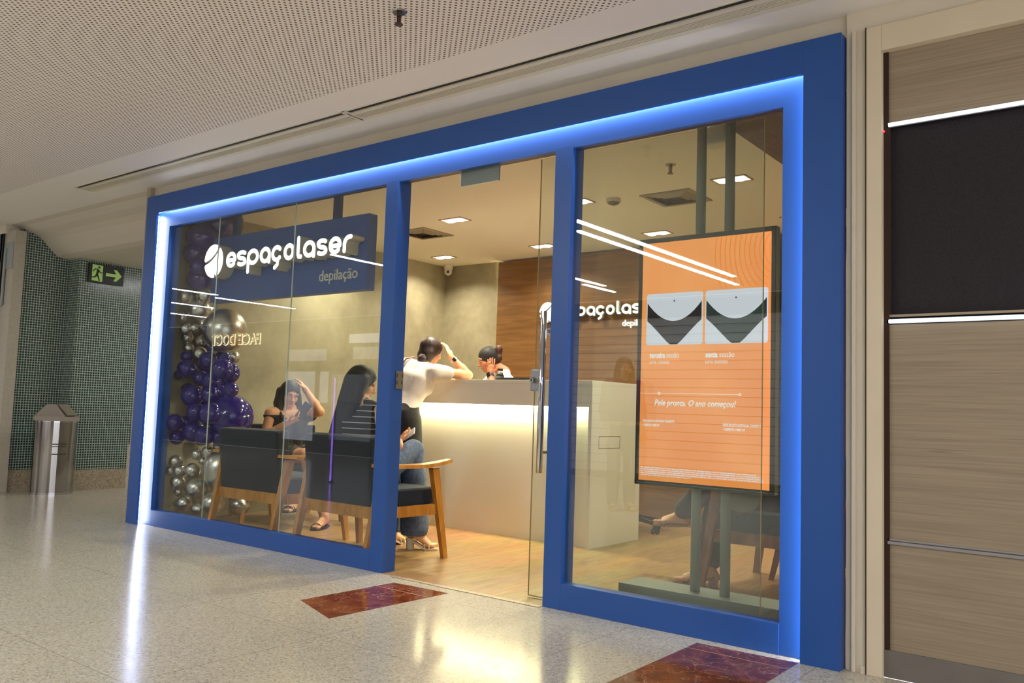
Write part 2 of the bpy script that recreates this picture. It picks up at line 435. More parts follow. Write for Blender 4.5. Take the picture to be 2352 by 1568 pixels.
# ------------------------------------------------------------------ implicit-surface modeller for people
class Field:
    def __init__(s, lo, hi, h):
        s.lo = np.array(lo, float); s.h = h
        s.n = np.ceil((np.array(hi) - s.lo) / h).astype(int) + 1
        s.F = np.full(s.n, 0.5, np.float32)
    def sub(s, lo, hi):
        a = np.clip(np.floor((np.array(lo) - s.lo) / s.h).astype(int), 0, s.n - 1)
        b = np.clip(np.ceil((np.array(hi) - s.lo) / s.h).astype(int) + 1, 1, s.n)
        sl = tuple(slice(a[i], b[i]) for i in range(3))
        ax = [(s.lo[i] + s.h * np.arange(a[i], b[i])).astype(np.float32) for i in range(3)]
        return sl, np.meshgrid(*ax, indexing='ij')
    def comb(s, sl, d, k, op):
        a = s.F[sl]
        if op == 'add':
            h = np.clip(.5 + .5 * (a - d) / k, 0, 1); s.F[sl] = a * (1 - h) + d * h - k * h * (1 - h)
        else:
            d = -d; h = np.clip(.5 - .5 * (a - d) / k, 0, 1); s.F[sl] = a * (1 - h) + d * h + k * h * (1 - h)
    def cone(s, a, b, r0, r1=None, k=0.02, op='add'):
        a = np.array(a, float); b = np.array(b, float); r1 = r0 if r1 is None else r1
        m_ = max(r0, r1) + 2 * k + 2 * s.h
        sl, (X, Y, Z) = s.sub(np.minimum(a, b) - m_, np.maximum(a, b) + m_)
        if X.size == 0: return
        d = b - a; L = float(d @ d) + 1e-9
        t = np.clip(((X - a[0]) * d[0] + (Y - a[1]) * d[1] + (Z - a[2]) * d[2]) / L, 0, 1)
        D = np.sqrt((X - a[0] - t * d[0]) ** 2 + (Y - a[1] - t * d[1]) ** 2 + (Z - a[2] - t * d[2]) ** 2) - (r0 + (r1 - r0) * t)
        s.comb(sl, D.astype(np.float32), k, op)
    def ell(s, c, ax, rad, k=0.015, op='add'):
        c = np.array(c, float); A = np.array(ax, float); rad = np.array(rad, float)
        m_ = rad.max() + 2 * k + 2 * s.h
        sl, (X, Y, Z) = s.sub(c - m_, c + m_)
        if X.size == 0: return
        q_ = [((X - c[0]) * A[i][0] + (Y - c[1]) * A[i][1] + (Z - c[2]) * A[i][2]) for i in range(3)]
        k0 = np.sqrt(sum((q_[i] / rad[i]) ** 2 for i in range(3))); k1 = np.sqrt(sum((q_[i] / rad[i] ** 2) ** 2 for i in range(3))) + 1e-6
        s.comb(sl, (k0 * (k0 - 1) / k1).astype(np.float32), k, op)
    def cut(s, p, n):                       # remove the half space beyond p along n
        p = np.array(p, float); n = np.array(n, float); n /= np.linalg.norm(n)
        sl, (X, Y, Z) = s.sub(s.lo, s.lo + s.h * s.n)
        s.F[sl] = np.maximum(s.F[sl], ((X - p[0]) * n[0] + (Y - p[1]) * n[1] + (Z - p[2]) * n[2]).astype(np.float32))
    def mesh(s, name):
        F = s.F; F[0] = F[-1] = 0.5; F[:, 0] = F[:, -1] = 0.5; F[:, :, 0] = F[:, :, -1] = 0.5
        I = F < 0
        n0, n1, n2 = F.shape
        c = np.zeros((n0 - 1, n1 - 1, n2 - 1), np.int8)
        for dx in (0, 1):
            for dy in (0, 1):
                for dz in (0, 1): c += I[dx:n0 - 1 + dx, dy:n1 - 1 + dy, dz:n2 - 1 + dz]
        act = (c > 0) & (c < 8)
        idx = np.argwhere(act); nv = len(idx)
        if nv == 0: return bpy.data.meshes.new(name)
        num = -np.ones(act.shape, np.int64); num[act] = np.arange(nv)
        pos = np.zeros((nv, 3)); cnt = np.zeros(nv)
        for ax in range(3):
            o1, o2 = [i for i in range(3) if i != ax]
            for u in (0, 1):
                for v in (0, 1):
                    p0 = idx.copy(); p0[:, o1] += u; p0[:, o2] += v
                    p1 = p0.copy(); p1[:, ax] += 1
                    f0 = F[tuple(p0.T)]; f1 = F[tuple(p1.T)]
                    mk = (f0 < 0) != (f1 < 0)
                    t = f0[mk] / (f0[mk] - f1[mk])
                    pp = p0[mk].astype(float); pp[:, ax] += t
                    pos[mk] += pp; cnt[mk] += 1
        pos /= cnt[:, None]
        pos = s.lo + pos * s.h
        quads = []
        for ax in range(3):
            o1, o2 = (ax + 1) % 3, (ax + 2) % 3
            sl0 = [slice(1, -1)] * 3; sl1 = [slice(1, -1)] * 3
            sl0[ax] = slice(0, -1); sl1[ax] = slice(1, None)
            A = I[tuple(sl0)]; B = I[tuple(sl1)]
            e = np.argwhere(A != B)
            if len(e) == 0: continue
            inside = A[tuple(e.T)]
            g = e.copy(); g[:, o1] += 1; g[:, o2] += 1
            def cell(a, b):
                h_ = g.copy(); h_[:, o1] -= a; h_[:, o2] -= b; return num[tuple(h_.T)]
            q_ = np.stack([cell(1, 1), cell(0, 1), cell(0, 0), cell(1, 0)], 1)
            q_[~inside] = q_[~inside][:, ::-1]
            quads.append(q_)
        Q = np.concatenate(quads)
        me = bpy.data.meshes.new(name)
        me.vertices.add(nv); me.vertices.foreach_set('co', pos.astype(np.float32).ravel())
        me.loops.add(len(Q) * 4); me.loops.foreach_set('vertex_index', Q.astype(np.int32).ravel())
        me.polygons.add(len(Q)); me.polygons.foreach_set('loop_start', np.arange(0, len(Q) * 4, 4, dtype=np.int32))
        me.polygons.foreach_set('use_smooth', np.ones(len(Q), bool))
        me.update(calc_edges=True); me.validate()
        return me
def V(*a): return np.array(a, float)
def unit(v): v = np.array(v, float); return v / (np.linalg.norm(v) + 1e-9)

# ================================================================== SETTING
def S(name, bm, m_, smooth=False): return obj(name, bm, m_, smooth=smooth, kind='structure')
ZC = 2.62            # shop ceiling
b = BM(); box(b, -26, 4, -7.6, 0.0, -0.1, 0.0); box(b, -9.7, -6.72, 0.0, 5.0, -0.1, 0.0)
S('floor', b, TERRAZZO)
b = BM(); box(b, -6.6, -1.06, 0.0, 3.6, -0.1, 0.001); S('floor_shop', b, OAKFLOOR)
# inlays
def slab(pts, z0, z1):
    bm = BM(); a = [bm.verts.new((p[0], p[1], z1)) for p in pts]; c = [bm.verts.new((p[0], p[1], z0)) for p in pts]
    bm.faces.new(a); bm.faces.new(list(reversed(c)))
    for i in range(len(pts)): bm.faces.new((a[i], c[i], c[(i + 1) % len(pts)], a[(i + 1) % len(pts)]))
    return bm
o = S('floor_inlay', slab([(-3.535, -.787), (-3.146, -.93), (-3.127, -.115), (-3.524, -.136)], -0.01, 0.0012), MARBLE)
o = S('floor_inlay', slab([(-1.69, -.07), (-1.245, -.055), (-1.245, -1.0), (-1.69, -1.0)], -0.01, 0.0012), MARBLE)
b = BM(); box(b, -3.53, -3.13, -.272, -.268, 0.0, .0018); box(b, -1.69, -1.245, -.172, -.168, 0.0, .0018)
S('trim_1', b, mat('inlay_grout', srgb(170, 140, 110), .5))
b = BM(); box(b, -3.66, -2.585, -0.035, 0.0, -0.01, 0.004); S('trim_2', b, GRANITE)

# mall ceiling with a slot for the linear diffuser
H = 2.75
b = BM()
box(b, -26, 4, -7.6, -0.375, H, H + .1); box(b, -26, 4, -0.20, 0.03, H, H + .1)
box(b, -26, -7.28, -0.375, -0.20, H, H + .1); box(b, 0.6, 4, -0.375, -0.20, H, H + .1)
S('ceiling', b, CEILMAT)
# passage ceiling with its curved cove
prof = [(0.03, H + .1), (0.03, H), (.10, H - .01), (.18, 2.70), (.27, 2.672), (.33, 2.632), (.40, 2.56), (.48, 2.49), (.56, 2.468), (.66, 2.462), (5.0, 2.44), (5.0, H + .1)]
b = BM(); a = [b.verts.new((-9.75, p[0], p[1])) for p in prof]; c = [b.verts.new((-6.72, p[0], p[1])) for p in prof]
b.faces.new(a); b.faces.new(list(reversed(c)))
for i in range(len(prof)): b.faces.new((a[i], c[i], c[(i + 1) % len(prof)], a[(i + 1) % len(prof)]))
S('ceiling_passage', b, WALLP)
# shop ceiling
b = BM(); box(b, -6.7, -1.92, 0.16, 3.7, ZC, ZC + .08); S('ceiling_shop', b, SHOPCEIL)
b = BM(); box(b, -1.92, -1.06, 0.16, 3.7, ZC - .01, ZC + .08); S('ceiling_slats', b, SLATWOOD)
# shop walls
b = BM(); box(b, -6.68, -6.6, 0.12, 3.6, -.02, 2.75); S('wall_left', b, CEMENT)
b = BM(); box(b, -6.68, -5.80, 3.55, 3.65, -.02, 2.75); S('wall_back', b, CEMENT)
b = BM(); box(b, -5.78, -1.06, 3.50, 3.65, 0, 2.60); S('wall_back_panel', b, WALLWOOD)
b = BM(); box(b, -1.10, -1.02, 0.12, 3.6, -.02, 2.75); S('wall_right', b, CEMENT)
# side of shop toward the passage
b = BM(); box(b, -6.74, -6.685, -0.02, 5.0, 0, 2.75); S('wall_passage', b, mat('passage_plaster', srgb(170, 158, 138), .8, noise=.06, nscale=5))
b = BM(); box(b, -6.752, -6.684, -0.028, 0.03, 0, .62); S('trim_3', b, GRANITE)
# facade wall above the portal and right of it
b = BM(); box(b, -6.74, -1.0, 0.02, 0.11, 2.45, H); box(b, -1.07, -0.99, 0.0, 0.12, 0, H); box(b, -0.99, 3.0, 0.0, 0.12, 2.66, H)
S('wall_facade', b, PLASTER)
b = BM(); box(b, -1.01, -0.985, -.012, 0.01, 0, .03); box(b, -1.045, -1.03, -0.012, 0.0, 0, 2.66); S('trim_4', b, PLASTER)
# neighbour unit, right
b = BM()
box(b, -0.985, -0.925, -.02, .05, 0, 2.655, .003); box(b, -0.925, 3.0, -.02, .05, 2.545, 2.655, .003)
S('trim_5', b, WHITEPAINT)
b = BM(); box(b, -0.990, -0.9855, -.018, .03, 0, 2.66); S('trim_6', b, mat('dark_gap', srgb(60, 44, 30), .9))
b = BM(); box(b, -0.925, 3.0, .02, .08, 1.43, 1.44); box(b, -0.925, 3.0, .02, .08, 2.24, 2.545); box(b, -0.925, 3.0, .02, .08, .10, 1.40); S('wall_laminate', b, GREYWOOD)
b = BM(); box(b, -0.925, -0.905, .012, .05, 0, 2.545); S('trim_7', b, mat('dark_gap_brown', srgb(52, 34, 22), .9))
b = BM(); box(b, -0.925, 3.0, .045, .08, 1.40, 2.24); S('wall_dark_sheet', b, BLACKSHEET)
b = BM(); box(b, -0.925, 3.0, .005, .045, 0, .105, .003); S('baseboard_right', b, mat('grey_kick_plate', srgb(112, 106, 98), .5, noise=.08, nscale=6))
b = BM(); box(b, -0.912, 3.0, .010, .028, .518, .530, .002); box(b, -0.912, 3.0, .012, .026, .534, .540); S('trim_8', b, mat('aluminium_strip', srgb(170, 168, 172), .35, .6))
for z_ in (1.412, 2.232):
    t = tag(link('led_strip', bpy.data.meshes.new('led_strip'), None), 'row of white LED dots along the ' + ('lower' if z_ < 2 else 'upper') + ' edge of the black panel', 'led strip', None)
    bm = BM(); box(bm, -0.912, 1.2, .012, .024, z_ - .009, z_ + .009); bm.to_mesh(t.data); bm.free(); t.data.materials.append(mat('led_carrier', srgb(200, 205, 215), .4))
    bm = BM()
    k = -0.905
    while k < 0.6:
        box(bm, k, k + .0065, .006, .014, z_ - .006, z_ + .006); k += .0105
    d = obj('led_dots', bm, LEDDOT, t)
    d['kind'] = 'stuff'
t = tag(obj('indicator_lamp', tube(BM(), (-0.921, .004, 2.205), (-0.921, -.004, 2.205), .004), emit('red_indicator', (1, .05, .08, 1), 3)), 'tiny red indicator lamp at the panel corner', 'lamp')

# passage walls (green mosaic) with granite plinth
def wall_z(bm, pts, z0, z1, th=.12):
    for (xa, ya), (xb, yb) in zip(pts[:-1], pts[1:]):
        if abs(xa - xb) < 1e-6: box(bm, xa - th, xa, min(ya, yb), max(ya, yb), z0, z1)
        else: box(bm, min(xa, xb) - 0, max(xa, xb), ya, ya + th, z0, z1)
    return bm
b = BM(); box(b, -9.6, -9.45, .13, .66, .215, 2.75); box(b, -9.6, -9.2, .62, 2.0, .215, 2.75); box(b, -9.6, -9.17, 2.0, 5.0, .215, 2.75)
S('wall_mosaic', b, MOSAIC)
b = BM(); box(b, -9.6, -9.44, .13, .66, 0, .215); box(b, -9.6, -9.19, .61, 2.0, 0, .215); box(b, -9.6, -9.16, 2.0, 5.0, 0, .215)
S('baseboard_left', b, GRANITE)
b = BM(); box(b, -9.7, -6.7, 5.0, 5.1, 0, 2.6); S('wall_passage_end', b, WALLP)
# neighbour shop far left: stone pilaster, dark framed window, lit inside
b = BM(); box(b, -9.62, -9.36, .02, .13, 0, 2.68, .004); S('trim_9', b, mat('pale_stone', srgb(176, 168, 150), .5, noise=.08, nscale=30))
b = BM(); box(b, -12.5, -9.56, .0, .14, 2.66, H); S('wall_neighbour_head', b, WALLP)
b = BM(); box(b, -9.66, -9.61, .0, .08, 0, 2.66); box(b, -12.5, -9.62, .0, .08, 2.36, 2.66); box(b, -12.5, -9.62, .0, .08, 0, .12); S('window_frame_left', b, BLACK)
b = BM(); box(b, -12.5, -9.66, .03, .038, .12, 2.36); S('window_3', b, GLASS)
b = BM(); box(b, -12.5, -9.7, 2.4, 2.5, 0, 2.7); box(b, -12.6, -12.5, 0, 2.5, 0, 2.7); S('wall_neighbour_back', b, WALLP)
b = BM(); box(b, -9.57, -9.37, .012, .022, 2.28, 2.56); box(b, -9.56, -9.52, .0, .012, 1.9, 2.5)
tag(obj('surface_conduit', b, GREYMETAL), 'grey metal conduit and box fixed high on the pale pilaster at far left', 'conduit')
t = tag(obj('window_poster', box(BM(), -10.35, -9.75, .045, .05, 1.45, 2.1), mat('poster_paper', srgb(150, 160, 190), .6)), 'pale blue and white poster behind the dark framed window at far left', 'poster')
obj('poster_figure', box(BM(), -10.3, -9.82, .041, .0445, 1.47, 1.8), mat('poster_white', srgb(208, 208, 212), .6), t)
# corridor wall opposite with the neighbour unit's sign: only seen mirrored in the shop glass
b = BM(); box(b, -26, 4, -7.80, -7.65, 0, H); S('wall_opposite', b, mat('opposite_wall', srgb(112, 102, 88), .7, noise=.05))
b = BM()
for k in range(18): box(b, -9.6, -4.0, -7.645, -7.61, .12 + k * .13, .12 + k * .13 + .118, .003)
tag(obj('roller_shutter', b, mat('shutter_white', srgb(232, 228, 228), .5)), 'closed white roller shutter across the corridor, mirrored in the right pane', 'shutter')
t = T('backlit_sign', 'backlit brown lettering on the wall across the corridor, mirrored in the left pane', 'sign', (-16.8, -7.58, 2.4))
for w_s, x_s, w_w in (('FACE', -15.85, .82), ('DOCT', -16.80, .91)):
    g_l = text('letter_glow', w_s, .34, (x_s, -7.635, 2.27), emit('gold_glow', (1.0, .84, .5, 1), 9.0), t, ext=.008, off=.009, width=w_w, rot=(math.pi / 2, 0, math.pi))
    text('letter_face', w_s, .34, (x_s - .01, -7.62, 2.275), mat('letter_brown', srgb(120, 84, 48), .5), t, ext=.008, off=-.005, width=w_w - .02, rot=(math.pi / 2, 0, math.pi))
# lit shop across the corridor (mirrored in the left pane) and a purple light tube on its stand
t = T('lit_display_window', 'lit shop display across the corridor, mirrored pale in the left pane', 'shop window', (-13.6, -7.62, 1.2))
obj('window_frame', box(BM(), -15.1, -12.0, -7.649, -7.632, .1, 2.5), mat('bronze_frame', srgb(104, 90, 62), .5), t)
for k_, (a_, b_, c_, d_, s_) in enumerate([(-14.87, -13.92, .24, 1.66, 1.6), (-13.76, -13.50, 1.02, 1.66, 1.3), (-14.8, -13.6, 1.88, 2.12, 1.1), (-12.93, -12.08, 2.22, 2.40, 2.4), (-12.8, -12.1, 1.90, 2.14, 1.0), (-13.40, -12.2, .30, 1.6, .5)]):
    obj('lit_panel', box(BM(), a_, b_, -7.631, -7.622, c_, d_), emit('lit_panel_%s' % ('bright' if s_ > 2 else 'mid' if s_ > 1.2 else 'soft' if s_ > .8 else 'low'), (.86, .88, 1.0, 1), s_), t)
t = T('light_tube', 'purple LED tube on a black stand in the corridor, mirrored in the left pane', 'lamp', (-8.5, -3.53, 0))
b = BM(); box(b, -8.512, -8.488, -3.56, -3.536, 0.0, 1.36); box(b, -8.53, -8.47, -3.58, -3.52, 0, .012); obj('stand', b, BLACK, t)
b = BM(); z_ = .03
while z_ < 1.34: box(b, -8.503, -8.497, -3.536, -3.530, z_, z_ + .009); z_ += .0155
d = obj('led_dots', b, emit('purple_led', (.34, .14, 1.0, 1), 26.0), t); d['kind'] = 'stuff'
# ================================================================== SHOPFRONT
# outer blue portal (front lip) and its return, lit groove behind it
XL, XR, ZT = -6.66, -1.078, 2.65
def ushape(bm, xl, xr, zt, wl, wr, wt, y0, y1, bev=.002):
    box(bm, xl, xl + wl, y0, y1, 0, zt, bev); box(bm, xr - wr, xr, y0, y1, 0, zt, bev); box(bm, xl + wl, xr - wr, y0, y1, zt - wt, zt, bev)
    return bm
b = BM(); ushape(b, XL, XR, ZT, .158, .160, .148, -.055, -.035)
ushape(b, XL, XR, ZT, .02, .02, .02, -.036, .02, .0)
S('trim_10', b, BLUE)
# lit back plate = jamb of the inner frame
b = BM(); ushape(b, XL + .02, XR - .02, ZT - .02, .24, .25, .236, .005, .035, .0)
S('trim_11', b, BLUE)
# LED strips behind the lip, facing the centre of the opening
def led(name, x0, x1, y0, y1, z0, z1, lab):
    return tag(obj(name, box(BM(), x0, x1, y0, y1, z0, z1), LEDW), lab, 'led strip', None)
led('led_strip', XL + .100, XL + .112, -.034, -.004, .005, ZT - .16, 'white LED light line in the left groove of the blue portal')
led('led_strip', XR - .118, XR - .106, -.034, -.010, .005, ZT - .16, 'white LED light line hidden in the right groove of the blue portal')
led('led_strip', XL + .13, XR - .13, -.034, -.010, ZT - .106, ZT - .094, 'white LED light line hidden in the top groove of the blue portal')
# inner frame: mullions, bottom rails, head
b = BM(); box(b, -3.88, -3.77, .0, .11, 0, 2.41, .002); S('trim_12', b, BLUE)
b = BM(); box(b, -2.584, -2.475, .0, .11, 0, 2.41, .002); S('trim_13', b, BLUE)
b = BM(); box(b, -6.40, -3.88, .0, .075, 0, .122, .002); S('trim_14', b, BLUE)
b = BM(); box(b, -2.475, -1.348, .0, .075, 0, .132, .002); S('trim_15', b, BLUE)
b = BM(); box(b, -6.42, -6.40, .034, .11, 0, 2.41, .0); box(b, -1.345, -1.33, .034, .11, 0, 2.41, .0); S('trim_16', b, BLUE)
b = BM(); box(b, -6.42, -1.33, .034, .11, 2.41, 2.47); S('trim_17', b, mat('dark_header', srgb(88, 72, 66), .5))
# header behind, closing the ceiling
b = BM(); box(b, -6.68, -1.02, .11, .17, 2.47, 2.75); S('trim_18', b, SHOPCEIL)
# glass panes
def pane(name, x0, x1, y0, y1, z0, z1):
    o_ = S(name, box(BM(), x0, x1, y0, y1, z0, z1), GLASSR if x0 > -3 else GLASS)
    for xx in (x0, x1):
        if abs(xx + 6.405) < .02 or abs(xx + 3.88) < .02 or abs(xx + 2.475) < .02 or abs(xx + 1.345) < .02: continue
        e = obj('glass_edge', box(BM(), xx - .0012, xx + .0012, y0 + .001, y1 - .001, z0, z1), GLASSEDGE, o_)
    return o_
pane('window_1', -6.405, -5.742, .034, .042, .12, 2.412)
pane('window_2', -5.738, -4.822, .034, .042, .12, 2.412)
pane('window_4', -4.818, -3.878, .034, .042, .12, 2.412)
pane('window_5', -2.477, -1.343, .030, .038, .13, 2.412)
# sliding door leaf behind the right pane
d = S('door_1', box(BM(), -2.772, -1.482, .128, .138, .012, 2.41), GLASS)
b = BM(); box(b, -2.7735, -2.771, .129, .137, .012, 2.41); box(b, -1.483, -1.4805, .129, .137, .012, 2.41); box(b, -2.77, -1.484, .127, .139, .008, .014)
obj('glass_edge', b, mat('amber_glass_edge', srgb(170, 150, 100), .2), d)
b = BM(); tube(b, (-2.680, .070, .672), (-2.680, .070, 1.54), .0175, n=24)
h = obj('door_handle', b, CHROME, d, smooth=True)
b = BM(); tube(b, (-2.680, .070, .78), (-2.680, .13, .78), .009); tube(b, (-2.680, .070, 1.435), (-2.680, .13, 1.435), .009); tube(b, (-2.680, .127, 1.435), (-2.680, .121, 1.435), .02)
obj('handle_mount', b, CHROME, h)
b = BM(); box(b, -2.778, -2.700, .098, .127, 1.108, 1.228, .008); lk = obj('door_lock', b, mat('satin_lock_body', srgb(150, 152, 152), .35, .7), d)
b = BM(); tube(b, (-2.752, .098, 1.168), (-2.752, .072, 1.168), .017, .014); obj('lock_cylinder', b, CHROME, lk)
b = BM(); box(b, -2.756, -2.750, .0705, .073, 1.160, 1.176); obj('keyhole', b, BLACK, lk)
b = BM(); box(b, -3.768, -3.762, .045, .105, 1.108, 1.216, .002); t = tag(obj('strike_plate', b, mat('plate_steel', srgb(140, 136, 126), .35, .6)), 'steel strike plate screwed to the left door mullion', 'strike plate')
b = BM()
for yy in (.052, .094):
    for z_ in (1.135, 1.178): obj('slot', box(BM(), -3.7625, -3.7610, yy - .003, yy + .003, z_, z_ + .022), BLACK, t)

b = BM(); box(b, -3.31, -3.02, .06, .072, 2.31, 2.405)
t = tag(obj('door_stop_plate', b, mat('smoky_plate', srgb(128, 140, 134), .3)), 'small grey clear plate hanging from the middle of the doorway head', 'plate')
b = BM(); box(b, -3.312, -3.308, .058, .074, 2.308, 2.405); box(b, -3.31, -3.02, .058, .074, 2.306, 2.310); obj('plate_edge', b, mat('bright_edge', srgb(230, 220, 190), .3), t)

# ================================================================== MALL CEILING THINGS
t = T('linear_diffuser', 'long linear air diffuser slot in the mall ceiling above the shopfront', 'air vent', (-3.9, -.29, H))
def diff(x0, x1):
    b = BM(); box(b, x0, x1, -.368, -.330, H + .003, H + .010); obj('dark_slot', b, BLACK, t)
    b = BM(); box(b, x0, x1, -.330, -.296, H - .004, H + .03)
    for k in range(4): box(b, x0, x1, -.288 + k * .013, -.2815 + k * .013, H - .004, H + .006)
    box(b, x0, x1, -.236, -.20, H - .004, H + .03); box(b, x0, x1, -.375, -.366, H - .004, H + .03)
    box(b, x0, x0 + .012, -.375, -.20, H - .005, H + .03); box(b, x1 - .012, x1, -.375, -.20, H - .005, H + .03)
    obj('blade_set', b, ALU, t)
    b = BM(); box(b, x0, x1, -.296, -.236, H + .012, H + .016); obj('painted_gap_shade', b, BLACK, t)  # black sheet paints the shade seen in the gaps between blades
diff(-7.28, -3.90); diff(-3.885, .6)
def sprinkler(loc, lab, dark=False, pend=.05):
    t = T('fire_sprinkler', lab, 'sprinkler', loc)
    x, y, z = loc; mm = mat('sprinkler_bronze', srgb(90, 74, 62), .4, .7)
    b = BM(); tube(b, (x, y, z), (x, y, z - .006), .036, .03, 28); obj('escutcheon', b, STEEL, t)
    b = BM(); tube(b, (x, y, z), (x, y, z - .022), .012); tube(b, (x - .010, y, z - .02), (x - .008, y, z - .052), .0035); tube(b, (x + .010, y, z - .02), (x + .008, y, z - .052), .0035); tube(b, (x, y, z - .052), (x, y, z - .058), .010)
    tube(b, (x, y, z - .02), (x, y, z - .05), .003)
    obj('frame', b, mm, t)
    b = BM(); tube(b, (x, y, z - .058), (x, y, z - .061), .019, n=20); obj('deflector', b, mm, t)
sprinkler((-2.68, -1.10, H), 'brass fire sprinkler hanging from the perforated mall ceiling')
sprinkler((-2.535, 1.22, ZC), 'small fire sprinkler on the shop ceiling in front of the square vent')
# mall strip lamps (mirrored in the glass; the list ends with unseen added fill)
LAB_ = {(-4.24, -2.61): 'right one of the long white lamp pair, mirrored in the right pane', (-4.47, -3.0): 'left one of the long white lamp pair, mirrored in the right pane', (-6.1, -4.81): 'short white strip lamp mirrored beside the door handle, upper line', (-6.28, -5.9): 'short white strip lamp mirrored beside the door handle, lower line', (-7.70, -2.7): 'white strip lamp mirrored at the lower right of the blue hanging sign', (-12.45, -3.45): 'white strip lamp mirrored as the topmost thin line at far left', (-12.79, -4.5): 'long white strip lamp mirrored along the lower edge of the hanging sign', (-14.27, -4.5): 'white strip lamp mirrored as the middle thin line at far left', (-16.07, -5.5): 'white strip lamp mirrored as the lowest thin line at far left', (-5.22, -5.65): 'white strip lamp mirrored faintly across the orange screen', (.9, -2.2): 'added unseen strip lamp on the mall ceiling right behind the viewer, fill light', (2.6, -2.2): 'added unseen strip lamp on the mall ceiling furthest to the right, fill light', (-7.9, 1.4): 'added unseen strip lamp brightening the mosaic passage, hidden by the portal', (-10.2, -1.6): 'white strip lamp on the mall ceiling before the mosaic passage'}
for (x, y0, y1) in [(-4.24, -2.61, -5.95), (-4.47, -3.0, -6.6), (-6.1, -4.81, -5.95), (-6.28, -5.9, -6.5), (-7.70, -2.7, -3.6), (-12.45, -3.45, -4.3), (-12.79, -4.5, -6.15), (-14.27, -4.5, -5.4), (-16.07, -5.5, -6.4), (.9, -2.2, -6.0), (2.6, -2.2, -6.0), (-7.9, 1.4, 4.0)]:
    t = T('strip_lamp', LAB_[(x, y0)], 'ceiling lamp', (x, (y0 + y1) / 2, H), 'linear strip lamps of the mall')
    hh = H if y0 < 0 else 2.44
    wd = .05 if x < -7 else .06
    obj('housing', box(BM(), x - wd - .01, x + wd + .01, min(y0, y1) - .01, max(y0, y1) + .01, hh - .012, hh), WHITEPL, t)
    obj('diffuser', box(BM(), x - wd / 2, x + wd / 2, min(y0, y1), max(y0, y1), hh - .02, hh - .0121), MALLTUBE, t)
# ================================================================== PASSAGE THINGS
t = T('exit_sign', 'dark green luminous exit sign with running figure and arrow on the mosaic wall', 'exit sign', (-9.18, .89, 2.33))
x = -9.17
SG = mat('sign_green_black', srgb(22, 26, 20), .5); LG = mat('luminous_green', srgb(176, 208, 122), .6, emis=srgb(150, 190, 90), es=.15)
obj('sign_board', box(BM(), x - .03, x, .700, 1.088, 2.225, 2.43), SG, t)
def yz(bm, pts, x0, x1, oy=.700, oz=2.225, s=1.0):
    a = [bm.verts.new((x0, oy + p[0] * s, oz + p[1] * s)) for p in pts]; c = [bm.verts.new((x1, oy + p[0] * s, oz + p[1] * s)) for p in pts]
    bm.faces.new(a); bm.faces.new(list(reversed(c)))
    for i in range(len(pts)): bm.faces.new((a[i], c[i], c[(i + 1) % len(pts)], a[(i + 1) % len(pts)]))
    return bm
obj('door_symbol', yz(BM(), [(.035, .02), (.15, .015), (.15, .19), (.035, .195)], x, x + .002), LG, t)
obj('arrow_symbol', yz(BM(), [(.185, .085), (.30, .085), (.27, .04), (.305, .04), (.362, .102), (.305, .165), (.27, .165), (.30, .118), (.185, .118)], x, x + .002), LG, t)
b = BM()
def yzl(bm, p, q_, w_):
    p = np.array(p); q_ = np.array(q_); d = unit(q_ - p); n = np.array([-d[1], d[0]]) * w_ / 2
    yz(bm, [tuple(p + n), tuple(p - n), tuple(q_ - n), tuple(q_ + n)], x + .002, x + .004)
for a_, b_, w_ in [((.098, .14), (.088, .09), .024), ((.088, .09), (.105, .06), .017), ((.105, .06), (.118, .022), .014), ((.088, .09), (.066, .058), .017), ((.066, .058), (.03, .055), .013), ((.095, .148), (.06, .145), .011), ((.06, .145), (.046, .118), .010), ((.10, .145), (.12, .112), .011), ((.12, .112), (.146, .112), .010)]: yzl(b, a_, b_, w_)
tube(b, (x + .002, .700 + .108, 2.225 + .168), (x + .004, .700 + .108, 2.225 + .168), .012, n=16)
obj('running_figure', b, SG, t)
# bin
cx_, cy_ = -9.08, .44
t = T('trash_bin', 'stainless steel bin with grey swing lid beside the mosaic wall', 'bin', (cx_, cy_, 0))
b = BM(); tube(b, (cx_, cy_, .02), (cx_, cy_, .735), .196, .202, 48); obj('body', b, mat('mirror_steel', srgb(178, 176, 174), .12, 1.0), t, smooth=False)
obj('base_ring', tube(BM(), (cx_, cy_, 0), (cx_, cy_, .022), .203, n=48), CHROME, t); obj('rim', tube(BM(), (cx_, cy_, .725), (cx_, cy_, .742), .207, n=48), CHROME, t)
b = BM(); tube(b, (cx_, cy_, .738), (cx_, cy_, .782), .214, .212, 48); lidm = mat('grey_lid', srgb(156, 146, 132), .45)
ld = obj('lid', b, lidm, t)
rz = Matrix.Rotation(math.radians(35), 4, 'Z'); b = BM()
a = [b.verts.new(Vector((cx_, cy_, 0)) + (rz @ Vector(p))) for p in [(-.17, -.11, .78), (.15, -.11, .78), (.15, .11, .78), (-.17, .11, .78), (-.05, -.10, .905), (.04, -.10, .905), (.04, .10, .905), (-.05, .10, .905)]]
for f in ((0, 1, 2, 3), (7, 6, 5, 4), (0, 4, 5, 1), (1, 5, 6, 2), (2, 6, 7, 3), (3, 7, 4, 0)): b.faces.new([a[k] for k in f])
obj('swing_hood', b, lidm, t)
b = BM(); a = [b.verts.new(Vector((cx_, cy_, 0)) + (rz @ Vector(p))) for p in [(.055, -.085, .90), (.165, -.085, .79), (.165, .085, .79), (.055, .085, .90)]]; b.faces.new(a)
g_ = bmesh.ops.extrude_face_region(b, geom=b.faces[:])
for v in g_['geom']:
    if isinstance(v, bmesh.types.BMVert): v.co += Vector((.006, .004, .008))
obj('flap', b, mat('grey_flap', srgb(132, 122, 100), .45), t)
